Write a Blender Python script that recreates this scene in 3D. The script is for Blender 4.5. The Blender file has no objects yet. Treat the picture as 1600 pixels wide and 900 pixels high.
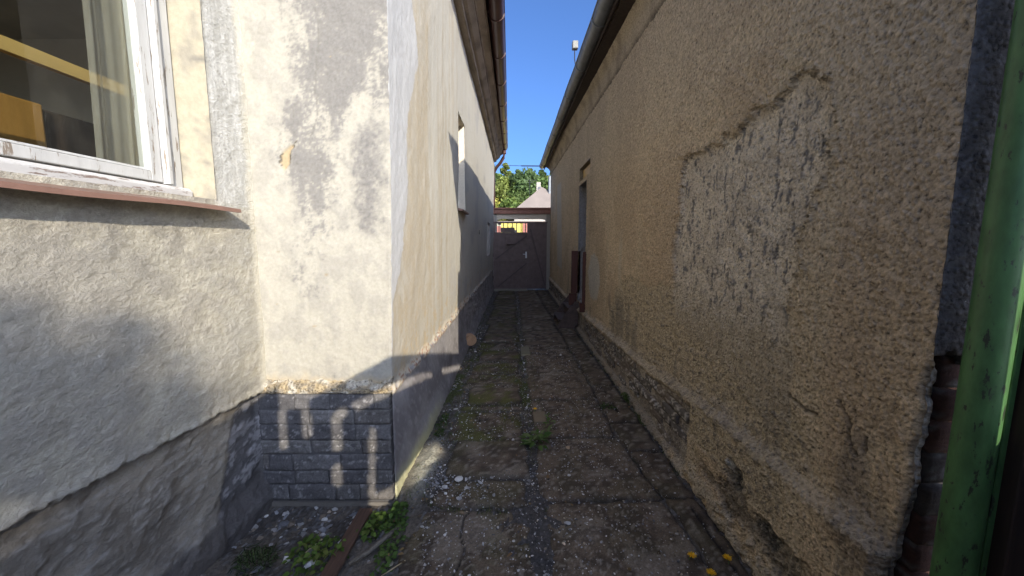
import bpy, math, random
import numpy as np

R = math.radians
random.seed(7)
rng = np.random.default_rng(7)
sc = bpy.context.scene
COL = sc.collection

# ------------------------------------------------------------------ camera, sky, sun, exposure
cam_d = bpy.data.cameras.new("camera")
cam = bpy.data.objects.new("camera", cam_d)
COL.objects.link(cam)
cam_d.sensor_width = 36.0
cam_d.lens = 580.0 / 1600.0 * 36.0
cam_d.shift_y = -7.0 / 1600.0
cam_d.clip_start = 0.02
cam_d.clip_end = 2000.0
cam.location = (0, 0, 1.55)
cam.rotation_euler = (R(90 - 6.2), 0, 0)
sc.camera = cam

SUN_AZ, SUN_EL = R(26), R(21)          # behind the camera, to the right
world = bpy.data.worlds.new("World")
sc.world = world
world.use_nodes = True
wn = world.node_tree
wn.nodes.clear()
sky = wn.nodes.new("ShaderNodeTexSky")
sky.sky_type = 'NISHITA'
sky.sun_disc = False
sky.sun_elevation = SUN_EL
sky.sun_rotation = math.pi - SUN_AZ
sky.air_density = 0.6
sky.dust_density = 4.0
sky.ozone_density = 7.5
sky.altitude = 0.0
bg = wn.nodes.new("ShaderNodeBackground")
bg.inputs[1].default_value = 0.108
out = wn.nodes.new("ShaderNodeOutputWorld")
wn.links.new(sky.outputs[0], bg.inputs[0])
wn.links.new(bg.outputs[0], out.inputs[0])

sun_d = bpy.data.lights.new("sun", 'SUN')
sun_d.energy = 2.0
sun_d.angle = R(0.45)
sun_d.color = (1.0, 0.90, 0.74)
sun = bpy.data.objects.new("sun", sun_d)
COL.objects.link(sun)
sun.location = (5, -8, 8)
sun.rotation_euler = (R(90) - SUN_EL, 0, SUN_AZ)

sc.view_settings.view_transform = 'Standard'
sc.view_settings.look = 'None'
sc.view_settings.gamma = 1.0
sc.view_settings.exposure = 1.75
sc.render.engine = 'CYCLES'
sc.cycles.max_bounces = 10
sc.cycles.diffuse_bounces = 6
sc.cycles.transparent_max_bounces = 16
sc.cycles.use_denoising = True

# ------------------------------------------------------------------ numpy noise
def _hash(ix, iy, seed):
    h = (ix.astype(np.int64) * 374761393 + iy.astype(np.int64) * 668265263 + seed * 1442695041) & 0xffffffff
    h = ((h ^ (h >> 13)) * 1274126177) & 0xffffffff
    return (h ^ (h >> 16)) & 0xffff

def perlin(x, y, seed=0):
    x = np.asarray(x, float); y = np.asarray(y, float)
    x0 = np.floor(x); y0 = np.floor(y)
    fx = x - x0; fy = y - y0
    sx = fx * fx * fx * (fx * (fx * 6 - 15) + 10); sy = fy * fy * fy * (fy * (fy * 6 - 15) + 10)
    def g(dx, dy):
        a = _hash(x0 + dx, y0 + dy, seed) * (2 * math.pi / 65536.0)
        return np.cos(a) * (fx - dx) + np.sin(a) * (fy - dy)
    a = g(0, 0); b = g(1, 0); c = g(0, 1); d = g(1, 1)
    return 1.5 * ((a + (b - a) * sx) * (1 - sy) + (c + (d - c) * sx) * sy)

def fbm(x, y, octv=4, seed=0, gain=0.5):
    r = 0; a = 1.0; f = 1.0
    for o in range(octv):
        r = r + a * perlin(x * f + 17.3 * o, y * f - 9.1 * o, seed + o * 31)
        a *= gain; f *= 2.03
    return r

def smooth(a, b, x):
    t = np.clip((x - a) / (b - a), 0, 1)
    return t * t * (3 - 2 * t)

def polydist(U, V, pts, closed=False):
    d = np.full(U.shape, 1e9)
    P = list(pts) + ([pts[0]] if closed else [])
    for (ax, ay), (bx, by) in zip(P[:-1], P[1:]):
        vx, vy = bx - ax, by - ay
        t = np.clip(((U - ax) * vx + (V - ay) * vy) / (vx * vx + vy * vy + 1e-12), 0, 1)
        d = np.minimum(d, np.hypot(U - ax - t * vx, V - ay - t * vy))
    return d

def inpoly(U, V, pts):
    r = np.zeros(U.shape, bool); n = len(pts)
    for i in range(n):
        ax, ay = pts[i]; bx, by = pts[(i + 1) % n]
        c = ((ay > V) != (by > V)) & (U < (bx - ax) * (V - ay) / ((by - ay) if by != ay else 1e-9) + ax)
        r ^= c
    return r

def signed(U, V, pts):                 # positive inside
    d = polydist(U, V, pts, True)
    return np.where(inpoly(U, V, pts), d, -d)

def mix(a, b, t):
    t = np.asarray(t)[..., None]
    return a * (1 - t) + b * t

def C(*c):
    return np.array(c, float)

# ------------------------------------------------------------------ materials
MATS = {}

def new_mat(name):
    m = bpy.data.materials.new(name); m.use_nodes = True
    nt = m.node_tree; b = nt.nodes["Principled BSDF"]
    MATS[name] = m
    return m, nt, b

def tex_noise(nt, scale, detail=6, rough=0.6, coord=None):
    n = nt.nodes.new("ShaderNodeTexNoise")
    n.inputs["Scale"].default_value = scale; n.inputs["Detail"].default_value = detail
    n.inputs["Roughness"].default_value = rough
    if coord is not None: nt.links.new(coord, n.inputs["Vector"])
    return n

def ramp(nt, src, stops):
    r = nt.nodes.new("ShaderNodeValToRGB")
    e = r.color_ramp.elements
    while len(e) < len(stops): e.new(0.5)
    for i, (p, c) in enumerate(stops):
        e[i].position = p; e[i].color = (c, c, c, 1) if not isinstance(c, tuple) else c + (1,)
    nt.links.new(src, r.inputs[0])
    return r

def mulcol(nt, a, b, fac=1.0, mode='MULTIPLY'):
    n = nt.nodes.new("ShaderNodeMix"); n.data_type = 'RGBA'; n.blend_type = mode
    if isinstance(fac, float): n.inputs[0].default_value = fac
    else: nt.links.new(fac, n.inputs[0])
    for s, i in ((a, 6), (b, 7)):
        if isinstance(s, tuple): n.inputs[i].default_value = s + (1,)
        else: nt.links.new(s, n.inputs[i])
    return n.outputs[2]

def mat_wall(name, scale=90, bump=0.5, dist=0.01, lo=0.72, hi=1.12, pits=0.0, glint=False, stretch=None, rough=0.93):
    """mineral surface: vertex attribute 'col' is the material's own colour, shader adds grain and fine relief"""
    m, nt, b = new_mat(name)
    at = nt.nodes.new("ShaderNodeAttribute"); at.attribute_name = "col"
    tc = nt.nodes.new("ShaderNodeTexCoord"); co = tc.outputs["Object"]
    if stretch:
        mp = nt.nodes.new("ShaderNodeMapping"); mp.inputs["Scale"].default_value = stretch
        nt.links.new(co, mp.inputs[0]); co = mp.outputs[0]
    n1 = tex_noise(nt, scale, 8, 0.68, co)
    r1 = ramp(nt, n1.outputs[0], [(0.28, lo), (0.72, hi)])
    c = mulcol(nt, at.outputs[0], r1.outputs[0])
    h = n1.outputs[0]
    if pits:
        v = nt.nodes.new("ShaderNodeTexVoronoi"); v.inputs["Scale"].default_value = scale * 0.9
        nt.links.new(co, v.inputs["Vector"])
        rp = ramp(nt, v.outputs["Distance"], [(0.12, 0.0), (0.55, 1.0)])
        mm = nt.nodes.new("ShaderNodeMath"); mm.operation = 'MULTIPLY_ADD'
        nt.links.new(rp.outputs[0], mm.inputs[0]); mm.inputs[1].default_value = -pits
        nt.links.new(h, mm.inputs[2]); h = mm.outputs[0]
        rd = ramp(nt, n1.outputs[0], [(0.33, 0.42), (0.43, 1.0)])
        c = mulcol(nt, c, rd.outputs[0])
    if glint:
        v2 = nt.nodes.new("ShaderNodeTexVoronoi"); v2.inputs["Scale"].default_value = 42
        nt.links.new(tc.outputs["Object"], v2.inputs["Vector"])
        rg = ramp(nt, v2.outputs["Distance"], [(0.06, 1.0), (0.085, 0.0)])
        sel = ramp(nt, v2.outputs["Color"], [(0.80, 0.0), (0.84, 1.0)])
        f = mulcol(nt, rg.outputs[0], sel.outputs[0])
        c = mulcol(nt, c, (0.75, 0.73, 0.68), f, 'MIX')
    nt.links.new(c, b.inputs["Base Color"])
    bp = nt.nodes.new("ShaderNodeBump"); bp.inputs["Strength"].default_value = bump; bp.inputs["Distance"].default_value = dist
    nt.links.new(h, bp.inputs["Height"]); nt.links.new(bp.outputs[0], b.inputs["Normal"])
    b.inputs["Roughness"].default_value = rough; b.inputs["Specular IOR Level"].default_value = 0.2
    return m

def mat_paint(name, base, wear=None, wear_amt=0.5, scale=25, rough=0.5, metal=0.0, stretch=(1, 1, 1), bump=0.25, var=0.25, spec=0.4):
    """painted wood or metal: colour with grain, chips showing 'wear' underneath"""
    m, nt, b = new_mat(name)
    tc = nt.nodes.new("ShaderNodeTexCoord")
    mp = nt.nodes.new("ShaderNodeMapping"); mp.inputs["Scale"].default_value = stretch
    nt.links.new(tc.outputs["Object"], mp.inputs[0]); co = mp.outputs[0]
    n1 = tex_noise(nt, scale, 8, 0.65, co)
    r1 = ramp(nt, n1.outputs[0], [(0.3, 1 - var), (0.7, 1 + var)])
    c = mulcol(nt, base, r1.outputs[0])
    h = n1.outputs[0]
    if wear:
        n2 = tex_noise(nt, scale * 1.7, 10, 0.7, co)
        r2 = ramp(nt, n2.outputs[0], [(wear_amt, 0.0), (wear_amt + 0.03, 1.0)])
        c = mulcol(nt, c, wear, r2.outputs[0], 'MIX')
        mm = nt.nodes.new("ShaderNodeMath"); mm.operation = 'MULTIPLY_ADD'
        nt.links.new(r2.outputs[0], mm.inputs[0]); mm.inputs[1].default_value = -0.6; nt.links.new(n1.outputs[0], mm.inputs[2])
        h = mm.outputs[0]
    nt.links.new(c, b.inputs["Base Color"])
    bp = nt.nodes.new("ShaderNodeBump"); bp.inputs["Strength"].default_value = bump; bp.inputs["Distance"].default_value = 0.004
    nt.links.new(h, bp.inputs["Height"]); nt.links.new(bp.outputs[0], b.inputs["Normal"])
    b.inputs["Roughness"].default_value = rough; b.inputs["Metallic"].default_value = metal
    b.inputs["Specular IOR Level"].default_value = spec
    return m

def mat_leaf(name, scale=1.0):
    m, nt, b = new_mat(name)
    at = nt.nodes.new("ShaderNodeAttribute"); at.attribute_name = "col"
    nt.links.new(at.outputs[0], b.inputs["Base Color"])
    b.inputs["Roughness"].default_value = 0.6; b.inputs["Specular IOR Level"].default_value = 0.25
    tr = nt.nodes.new("ShaderNodeBsdfTranslucent"); nt.links.new(at.outputs[0], tr.inputs[0])
    mx = nt.nodes.new("ShaderNodeMixShader"); mx.inputs[0].default_value = 0.3
    o = nt.nodes["Material Output"]
    nt.links.new(b.outputs[0], mx.inputs[1]); nt.links.new(tr.outputs[0], mx.inputs[2]); nt.links.new(mx.outputs[0], o.inputs[0])
    return m

M_rough = mat_wall("roughcast", 62, 1.0, 0.018, 0.64, 1.5, pits=0.6, glint=True)
M_pier = mat_wall("worn_limewash", 60, 0.35, 0.006, 0.88, 1.08)
M_winwall = mat_wall("scratched_render", 45, 0.75, 0.012, 0.84, 1.1, stretch=(1, 1.6, 2.4))
M_alley = mat_wall("streaked_limewash", 55, 0.35, 0.006, 0.9, 1.08, stretch=(1, 2.2, 1))
M_brick = mat_wall("old_brick", 70, 0.6, 0.008, 0.6, 1.25)
M_ground = mat_wall("dirt", 60, 0.8, 0.012, 0.45, 1.5)
M_slab = mat_wall("weathered_concrete", 110, 0.6, 0.006, 0.55, 1.45, glint=True)
M_stone = mat_wall("pebble", 80, 0.3, 0.004, 0.8, 1.15)
M_plain = mat_wall("plain_mineral", 40, 0.4, 0.006, 0.85, 1.1)
M_leaf = mat_leaf("leaf")
M_white = mat_paint("peeling_white_paint", (0.48, 0.475, 0.45), (0.22, 0.18, 0.14), 0.57, 30, 0.55, stretch=(1, 1, 0.12), var=0.1)
M_whiteh = mat_paint("peeling_white_paint_sill", (0.50, 0.485, 0.46), (0.22, 0.17, 0.14), 0.56, 30, 0.55, stretch=(1, 0.15, 1), var=0.12)
M_sillmetal = mat_paint("brown_sheet_metal", (0.20, 0.115, 0.085), (0.4, 0.35, 0.3), 0.74, 12, 0.45, var=0.12)
M_brownpipe = mat_paint("brown_gutter_paint", (0.085, 0.045, 0.04), None, 0, 6, 0.35, var=0.15)
M_zinc = mat_paint("grey_zinc", (0.20, 0.21, 0.215), (0.12, 0.12, 0.12), 0.66, 9, 0.45, metal=0.35, var=0.2)
M_green = mat_paint("green_paint", (0.052, 0.125, 0.042), (0.022, 0.03, 0.018), 0.575, 26, 0.45, stretch=(1, 1, 0.35), var=0.35)
M_maroon = mat_paint("maroon_board_paint", (0.085, 0.032, 0.022), (0.16, 0.12, 0.09), 0.72, 14, 0.6, stretch=(1, 1, 0.25), var=0.25)
M_darkwood = mat_paint("dark_brown_wood", (0.035, 0.023, 0.017), None, 0, 18, 0.7, stretch=(2, 2, 0.15), var=0.45)
M_stepwood = mat_paint("dark_step_wood", (0.09, 0.065, 0.055), (0.16, 0.13, 0.11), 0.66, 15, 0.7, var=0.35)
M_gate = mat_paint("dark_gate_paint", (0.155, 0.112, 0.102), (0.18, 0.11, 0.085), 0.72, 8, 0.55, var=0.22)
M_gatebrace = mat_paint("gate_brace_paint", (0.11, 0.08, 0.075), None, 0, 8, 0.6, var=0.2)
M_beam = mat_paint("rusty_red_beam", (0.30, 0.14, 0.10), (0.09, 0.05, 0.04), 0.62, 7, 0.6, var=0.25)
M_lath = mat_paint("weathered_brown_lath", (0.10, 0.058, 0.04), (0.17, 0.12, 0.09), 0.66, 20, 0.8, stretch=(3, 0.4, 1), var=0.35)
M_stick = mat_paint("grey_stick", (0.16, 0.14, 0.11), None, 0, 40, 0.85, var=0.35)
M_straw = mat_paint("dry_straw", (0.42, 0.34, 0.20), None, 0, 40, 0.8, var=0.2)
M_black = mat_paint("black_metal", (0.02, 0.02, 0.022), None, 0, 20, 0.5, var=0.2)
M_lampgrey = mat_paint("grey_plastic", (0.22, 0.22, 0.2), None, 0, 20, 0.5, var=0.1)
M_chrome = mat_paint("worn_white_metal", (0.6, 0.6, 0.58), None, 0, 20, 0.35, metal=0.5, var=0.1)
M_yellowwall = mat_paint("yellow_render", (0.55, 0.46, 0.11), None, 0, 3, 0.8, var=0.08)
M_redwall = mat_paint("red_paint", (0.32, 0.13, 0.10), None, 0, 3, 0.7, var=0.1)
M_ochre = mat_paint("ochre_wood", (0.33, 0.175, 0.045), None, 0, 5, 0.5, stretch=(1, 3, 0.4), var=0.2)
M_room = mat_paint("dim_room_wall", (0.42, 0.36, 0.26), None, 0, 3, 0.9, var=0.1)
M_pole = mat_paint("light_wood_pole", (0.50, 0.33, 0.11), None, 0, 8, 0.5, stretch=(1, .2, 1), var=0.12)
M_terracotta = mat_paint("terracotta", (0.42, 0.26, 0.15), None, 0, 20, 0.7, var=0.2)
M_flower = mat_paint("yellow_petal", (0.85, 0.48, 0.01), None, 0, 60, 0.6, var=0.1)
M_stem = mat_paint("green_stem", (0.10, 0.16, 0.05), None, 0, 60, 0.6, var=0.2)
M_bark = mat_paint("bark", (0.09, 0.07, 0.05), None, 0, 9, 0.9, stretch=(2, 2, .5), var=0.4, bump=0.8)
M_farroof = mat_paint("pale_roof", (0.235, 0.195, 0.165), None, 0, 1.2, 0.8, var=0.1)
M_farwall = mat_paint("pale_house_wall", (0.36, 0.33, 0.28), None, 0, 1.2, 0.9, var=0.06)
M_screen = mat_paint("shadow_screen_rust", (0.14, 0.08, 0.055), None, 0, 6, 0.8, var=0.3)
M_yard = mat_paint("yard_earth", (0.34, 0.29, 0.22), None, 0, 1.5, 0.95, var=0.4)
M_hill = mat_paint("hill_grass", (0.07, 0.10, 0.035), None, 0, 0.2, 0.95, var=0.4)

def mat_glass():
    m, nt, b = new_mat("window_glass")
    nt.nodes.remove(b)
    tr = nt.nodes.new("ShaderNodeBsdfTransparent"); tr.inputs[0].default_value = (0.86, 0.88, 0.86, 1)
    gl = nt.nodes.new("ShaderNodeBsdfGlossy"); gl.inputs["Roughness"].default_value = 0.015
    fr = nt.nodes.new("ShaderNodeFresnel"); fr.inputs[0].default_value = 1.5
    tc = nt.nodes.new("ShaderNodeTexCoord")
    n = tex_noise(nt, 2.5, 2, 0.5, tc.outputs["Object"])
    bp = nt.nodes.new("ShaderNodeBump"); bp.inputs["Strength"].default_value = 0.04; bp.inputs["Distance"].default_value = 0.02
    nt.links.new(n.outputs[0], bp.inputs["Height"]); nt.links.new(bp.outputs[0], gl.inputs["Normal"])
    mx = nt.nodes.new("ShaderNodeMixShader")
    ge = nt.nodes.new("ShaderNodeNewGeometry")
    inv = nt.nodes.new("ShaderNodeMath"); inv.operation = 'SUBTRACT'; inv.inputs[0].default_value = 1.0
    nt.links.new(ge.outputs["Backfacing"], inv.inputs[1])
    ff = nt.nodes.new("ShaderNodeMath"); ff.operation = 'MULTIPLY'
    nt.links.new(fr.outputs[0], ff.inputs[0]); nt.links.new(inv.outputs[0], ff.inputs[1])
    nt.links.new(ff.outputs[0], mx.inputs[0]); nt.links.new(tr.outputs[0], mx.inputs[1]); nt.links.new(gl.outputs[0], mx.inputs[2])
    nt.links.new(mx.outputs[0], nt.nodes["Material Output"].inputs[0])
    return m
M_glass = mat_glass()

def mat_curtain():
    m, nt, b = new_mat("sheer_curtain")
    b.inputs["Base Color"].default_value = (0.6, 0.56, 0.47, 1); b.inputs["Roughness"].default_value = 0.9
    tr = nt.nodes.new("ShaderNodeBsdfTransparent"); tl = nt.nodes.new("ShaderNodeBsdfTranslucent")
    tl.inputs[0].default_value = (0.6, 0.56, 0.47, 1)
    m1 = nt.nodes.new("ShaderNodeMixShader"); m1.inputs[0].default_value = 0.35
    nt.links.new(b.outputs[0], m1.inputs[1]); nt.links.new(tl.outputs[0], m1.inputs[2])
    m2 = nt.nodes.new("ShaderNodeMixShader"); m2.inputs[0].default_value = 0.62
    nt.links.new(m1.outputs[0], m2.inputs[1]); nt.links.new(tr.outputs[0], m2.inputs[2])
    nt.links.new(m2.outputs[0], nt.nodes["Material Output"].inputs[0])
    return m
M_curtain = mat_curtain()

# ------------------------------------------------------------------ object helpers
def link(name, me, mat, parent=None, local=False):
    o = bpy.data.objects.new(name, me)
    COL.objects.link(o)
    if mat is not None and not me.materials: me.materials.append(mat)
    if parent is not None:
        o.parent = parent
        if parent.type == 'EMPTY' and not local:
            o.location = [-c for c in parent.location]
    return o

def tag(o, label=None, cat=None, group=None, kind=None):
    if label: o["label"] = label
    if cat: o["category"] = cat
    if group: o["group"] = group
    if kind: o["kind"] = kind
    return o

def thing(name, label, cat, loc=(0, 0, 0), group=None, rz=0):
    o = bpy.data.objects.new(name, None)
    o.empty_display_size = 0.2
    COL.objects.link(o); o.location = loc; o.rotation_euler = (0, 0, rz)
    return tag(o, label, cat, group)

def np_mesh(name, V, F, col=None, smooth_=True):
    """V (n,3), F (m,4) or (m,3) arrays"""
    me = bpy.data.meshes.new(name)
    V = np.ascontiguousarray(V, np.float32); F = np.ascontiguousarray(F, np.int32)
    k = F.shape[1]
    me.vertices.add(len(V)); me.vertices.foreach_set("co", V.ravel())
    me.loops.add(F.size); me.loops.foreach_set("vertex_index", F.ravel())
    me.polygons.add(len(F)); me.polygons.foreach_set("loop_start", np.arange(0, F.size, k, dtype=np.int32))
    me.polygons.foreach_set("use_smooth", np.full(len(F), smooth_))
    me.update(calc_edges=True)
    if col is not None:
        a = me.attributes.new("col", 'FLOAT_COLOR', 'POINT')
        cc = np.ones((len(V), 4), np.float32); cc[:, :3] = np.clip(col, 0.005, 0.9)
        a.data.foreach_set("color", cc.ravel())
    return me

def grid_mesh(name, P, col, keep=None, flip=False, smooth_=True):
    """P (nu,nv,3) grid"""
    nu, nv = P.shape[:2]
    idx = np.arange(nu * nv).reshape(nu, nv)
    q = np.stack([idx[:-1, :-1], idx[1:, :-1], idx[1:, 1:], idx[:-1, 1:]], -1)
    if keep is not None: q = q[keep]
    q = q.reshape(-1, 4)
    if flip: q = q[:, ::-1]
    return np_mesh(name, P.reshape(-1, 3), q, None if col is None else col.reshape(-1, 3), smooth_)

def gsp(a, b, s0, grow, extra=()):
    """spacing that grows with the distance from a; 'extra' values are inserted exactly"""
    r = [a]; s = s0
    while r[-1] + s < b:
        r.append(r[-1] + s); s *= grow
    r.append(b)
    r = np.array(r)
    for e in extra:
        r[np.argmin(np.abs(r - e))] = e
    return np.unique(r)

class MB:
    def __init__(s): s.v = []; s.f = []
    def add(s, V, F):
        n = len(s.v); s.v += [tuple(p) for p in V]; s.f += [tuple(i + n for i in q) for q in F]; return s
    def box(s, x0, x1, y0, y1, z0, z1):
        V = [(x, y, z) for z in (z0, z1) for y in (y0, y1) for x in (x0, x1)]
        return s.add(V, [(0, 2, 3, 1), (4, 5, 7, 6), (0, 1, 5, 4), (2, 6, 7, 3), (0, 4, 6, 2), (1, 3, 7, 5)])
    def bar(s, a, b, w, d, up=(0, 0, 1)):
        a = np.array(a, float); b = np.array(b, float); t = b - a; t /= np.linalg.norm(t)
        x = np.cross(t, up); x /= np.linalg.norm(x); y = np.cross(x, t)
        V = [p + x * sx * w / 2 + y * sy * d / 2 for p in (a, b) for sx, sy in ((-1, -1), (1, -1), (1, 1), (-1, 1))]
        return s.add(V, [(0, 1, 2, 3), (7, 6, 5, 4), (0, 4, 5, 1), (1, 5, 6, 2), (2, 6, 7, 3), (3, 7, 4, 0)])
    def tube(s, pts, r, n=12, cap=True):
        pts = [np.array(p, float) for p in pts]; k = len(pts)
        rr = r if isinstance(r, (list, tuple)) else [r] * k
        V = []; F = []
        ref = np.array((0.0, 0.0, 1.0))
        for i, p in enumerate(pts):
            t = pts[min(i + 1, k - 1)] - pts[max(i - 1, 0)]; t /= np.linalg.norm(t)
            if abs(t @ ref) > 0.95: q = np.array((1.0, 0, 0))
            else: q = ref
            x = np.cross(t, q); x /= np.linalg.norm(x); y = np.cross(x, t)
            for j in range(n):
                a = 2 * math.pi * j / n
                V.append(p + rr[i] * (math.cos(a) * x + math.sin(a) * y))
        for i in range(k - 1):
            for j in range(n):
                F.append((i * n + j, i * n + (j + 1) % n, (i + 1) * n + (j + 1) % n, (i + 1) * n + j))
        if cap:
            F.append(tuple(range(n))[::-1]); F.append(tuple((k - 1) * n + j for j in range(n)))
        return s.add(V, F)
    def prism(s, poly, axis, a, b):
        """polygon in the two other axes, extruded along axis from a to b"""
        n = len(poly)
        def p3(p, t):
            if axis == 'x': return (t, p[0], p[1])
            if axis == 'y': return (p[0], t, p[1])
            return (p[0], p[1], t)
        V = [p3(p, a) for p in poly] + [p3(p, b) for p in poly]
        F = [tuple(range(n)), tuple(range(2 * n - 1, n - 1, -1))]
        F += [(i, i + n, (i + 1) % n + n, (i + 1) % n) for i in range(n)]
        return s.add(V, F)
    def mesh(s, name, smooth_=False, col=None):
        me = bpy.data.meshes.new(name); me.from_pydata(s.v, [], s.f); me.update()
        import bmesh
        bm = bmesh.new(); bm.from_mesh(me); bmesh.ops.recalc_face_normals(bm, faces=bm.faces); bm.to_mesh(me); bm.free()
        if smooth_:
            me.polygons.foreach_set("use_smooth", np.ones(len(me.polygons), bool))
        if col is not None:
            a = me.attributes.new("col", 'FLOAT_COLOR', 'POINT')
            a.data.foreach_set("color", np.tile(np.array(tuple(col) + (1,), np.float32), len(me.vertices)))
        return me
    def build(s, name, mat, parent=None, bevel=0.0, smooth_=False, col=None, local=False):
        o = link(name, s.mesh(name, smooth_, col), mat, parent, local)
        if bevel:
            m = o.modifiers.new("bevel", 'BEVEL'); m.width = bevel; m.segments = 2; m.limit_method = 'ANGLE'
        return o

# ================================================================== LEFT HOUSE
SX = lambda z: np.interp(z, [0, .72, 1.83, 2.83, 4.3], [-.715, -.712, -.678, -.665, -.652])    # leaning pier corner
def left_x(u, z):                      # the alley side of the left house
    return SX(z) + 0.0072 * np.maximum(u - 2.12, 0)
WX = lambda u: -1.45 + 0.07 * (u - 2.12)

lh = thing("plaster_house", "pale plastered house on the left with peeling white window and brown gutter", "house", (-0.7, 2.12, 0))

# --- pier, faces the camera
us = np.linspace(0, 1, 100); vs = np.linspace(0.69, 4.25, 470)
Sg, Z = np.meshgrid(us, vs, indexing='ij')
X = -1.52 + Sg * (SX(Z) + 1.52)
n_lo = fbm(X * 1.7 + 3, Z * 1.3, 4, 5, .6)
n_f = fbm(X * 75, Z * 75, 2, 22, .7)
n_md = fbm(X * 7, Z * 6, 5, 11, 0.6)
n_hi = fbm(X * 38, Z * 38, 3, 21, 0.6)
cream = C(.36, .34, .285); cream2 = C(.315, .298, .255); grey = C(.17, .162, .152)
worn = smooth(-0.05, 0.75, 1.25 * n_lo + 0.38 * n_md + 0.40 * n_hi + .35 * n_f + 0.52 * smooth(1.4, 2.2, Z) - 0.75 * smooth(-1.17, -1.33, X) - 0.35 * smooth(1.6, 1.1, Z) - .10)
block = smooth(-0.05, 0.12, signed(X, Z, [(-.93, 1.63), (-.9, 1.88), (-.96, 2.05), (-.86, 2.2), (-.70, 2.25), (-.69, 1.70), (-.8, 1.58)]) + 0.06 * n_md + 0.03 * n_hi)
worn = np.clip(np.maximum(worn * 0.85, block * (0.8 + 0.25 * n_hi)), 0, 1)
col = mix(mix(cream, cream2, smooth(-.3, .5, n_md)), grey, worn)
col = col * (1 + .10 * n_f * (.4 + worn))[..., None]
pit = signed(X, Z, [(-1.27, 1.94), (-1.29, 2.0), (-1.265, 2.06), (-1.19, 2.105), (-1.205, 2.08), (-1.225, 2.06), (-1.235, 1.99)]) + .006 * n_hi
pm = smooth(-.004, .006, pit)
col = mix(col, C(.36, .285, .175), pm); col = mix(col, C(.10, .085, .065), smooth(.006, .002, np.abs(pit)) * smooth(-.1, .2, n_md + .15))
for (px, pz, pr) in ((-1.062, 1.37, .012), (-1.15, 1.07, .013), (-1.33, 1.5, .008), (-1.36, 1.2, .006), (-.98, 2.55, .006)):
    k = smooth(pr * 1.3, pr * .5, np.hypot(X - px, (Z - pz) * 1.8)); col = mix(col, C(.30, .24, .16), k * .8)
crk = np.minimum(polydist(X + .012 * n_md, Z, [(-1.05, 2.85), (-1.03, 2.6), (-1.08, 2.4), (-1.07, 2.25), (-1.12, 2.12)]),
                 polydist(X + .01 * n_md, Z, [(-1.18, 2.3), (-1.2, 2.1), (-1.19, 1.95)]) + .001)
ck = smooth(.0045, .001, crk)
col = mix(col, C(.17, .16, .14), ck * .75)
col = mix(col, C(.42, .34, .22), smooth(.80, .72, Z + .03 * n_md) * .8)        # sandy mortar above the plinth
hgt = .0018 * n_hi + .003 * n_md - .010 * pm - .004 * ck - .0012 * worn + .006 * fbm(X * 1.5, Z * 1.2, 2, 40)
edge = smooth(.985, 1.0, Sg)
Y = 2.12 - hgt + .006 * edge * (1 + fbm(Z * 9, Z * 0, 2, 8)) * 0
P = np.stack([X + 0 * Y, Y, Z], -1)
P[-1, :, 1] = 2.12 + .004; 
P[-1, :, 0] = left_x(2.12, P[-1, :, 2]) + .004 * fbm(vs * 14, vs * 0 + 3, 3, 6)
link("wall", grid_mesh("pier_wall", P, col), M_pier, lh)

# --- alley side
us = gsp(2.12, 12.35, 0.012, 1.0075, (4.62, 5.20, 9.6, 10.6, 7.28, 7.36))
vs = np.concatenate([np.linspace(-.08, 1.15, 110), np.linspace(1.165, 4.2, 230)])
vs = np.unique(np.concatenate([vs, [1.97, 3.12, 1.22, 2.10, 2.56, 2.64, 1.72, 1.80]]))
U, Z = np.meshgrid(us, vs, indexing='ij')
n_lo = fbm(U * 1.3, Z * .3, 4, 50); n_md = fbm(U * 7, Z * 5, 4, 51, .6); n_hi = fbm(U * 34, Z * 34, 3, 52, .6)
strk = fbm(U * 8, Z * .22, 4, 53, .6)
white = C(.50, .48, .42); och = C(.42, .345, .235); gfr = C(.50, .50, .495); gry = C(.30, .285, .285)
ep = np.interp(Z, [.7, 1.21, 1.39, 1.88, 2.36, 2.53, 2.8, 2.96, 3.14, 4.2], [2.13, 2.15, 2.28, 2.45, 2.475, 2.61, 2.77, 2.73, 2.63, 2.5]) + .02 * n_md + .008 * n_hi
fresh = smooth(.012, -.012, U - ep)
ow = smooth(-.35, .35, strk + .5 * n_lo + .9 * smooth(3.4, 2.5, U) - .55 * smooth(3.0, 4.6, U) + .1 * n_hi) * (1 - .75 * smooth(3.6, 5.2, U))
col = mix(white, och, ow * (.38 + .32 * smooth(-.2, .3, n_lo + .5 * n_md)) * (.75 + .25 * smooth(-.3, .3, n_hi + n_md)))
col = mix(col, mix(C(.45, .41, .33), C(.52, .49, .42), smooth(-.2, .3, n_md)), smooth(.0, .5, fbm(U * 7, Z * .9, 3, 60) + .3 * n_md) * .5 * smooth(5, 3.5, U))
col = mix(col, gfr * 1.0, fresh)
chips = smooth(.15, .45, n_md + .6 * n_hi + .35 * smooth(1.1, .8, Z) - .35)
col = mix(col, C(.50, .40, .26), chips * smooth(1.3, .9, Z) * .7)
led = .70 + .012 * fbm(U * 5, U * 0, 3, 70)
plin = smooth(led + .012, led - .012, Z)
gcol = mix(gry, C(.22, .205, .21), smooth(-.3, .4, fbm(U * 2.2 + Z * 2.0, Z * 2.4 - U * .6, 4, 72)))
scr = fbm((U + Z) * 26, (Z - U) * 5, 3, 73)
gcol = mix(gcol, C(.42, .40, .40), smooth(.25, .6, scr) * .5)
col = mix(col, gcol, plin)
col = mix(col, C(.55, .53, .30), smooth(.16, .04, Z + .03 * n_md) * smooth(3.6, 2.8, U) * .8)  # yellowish foot painted paler so the sunlit strip looks brighter
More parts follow.
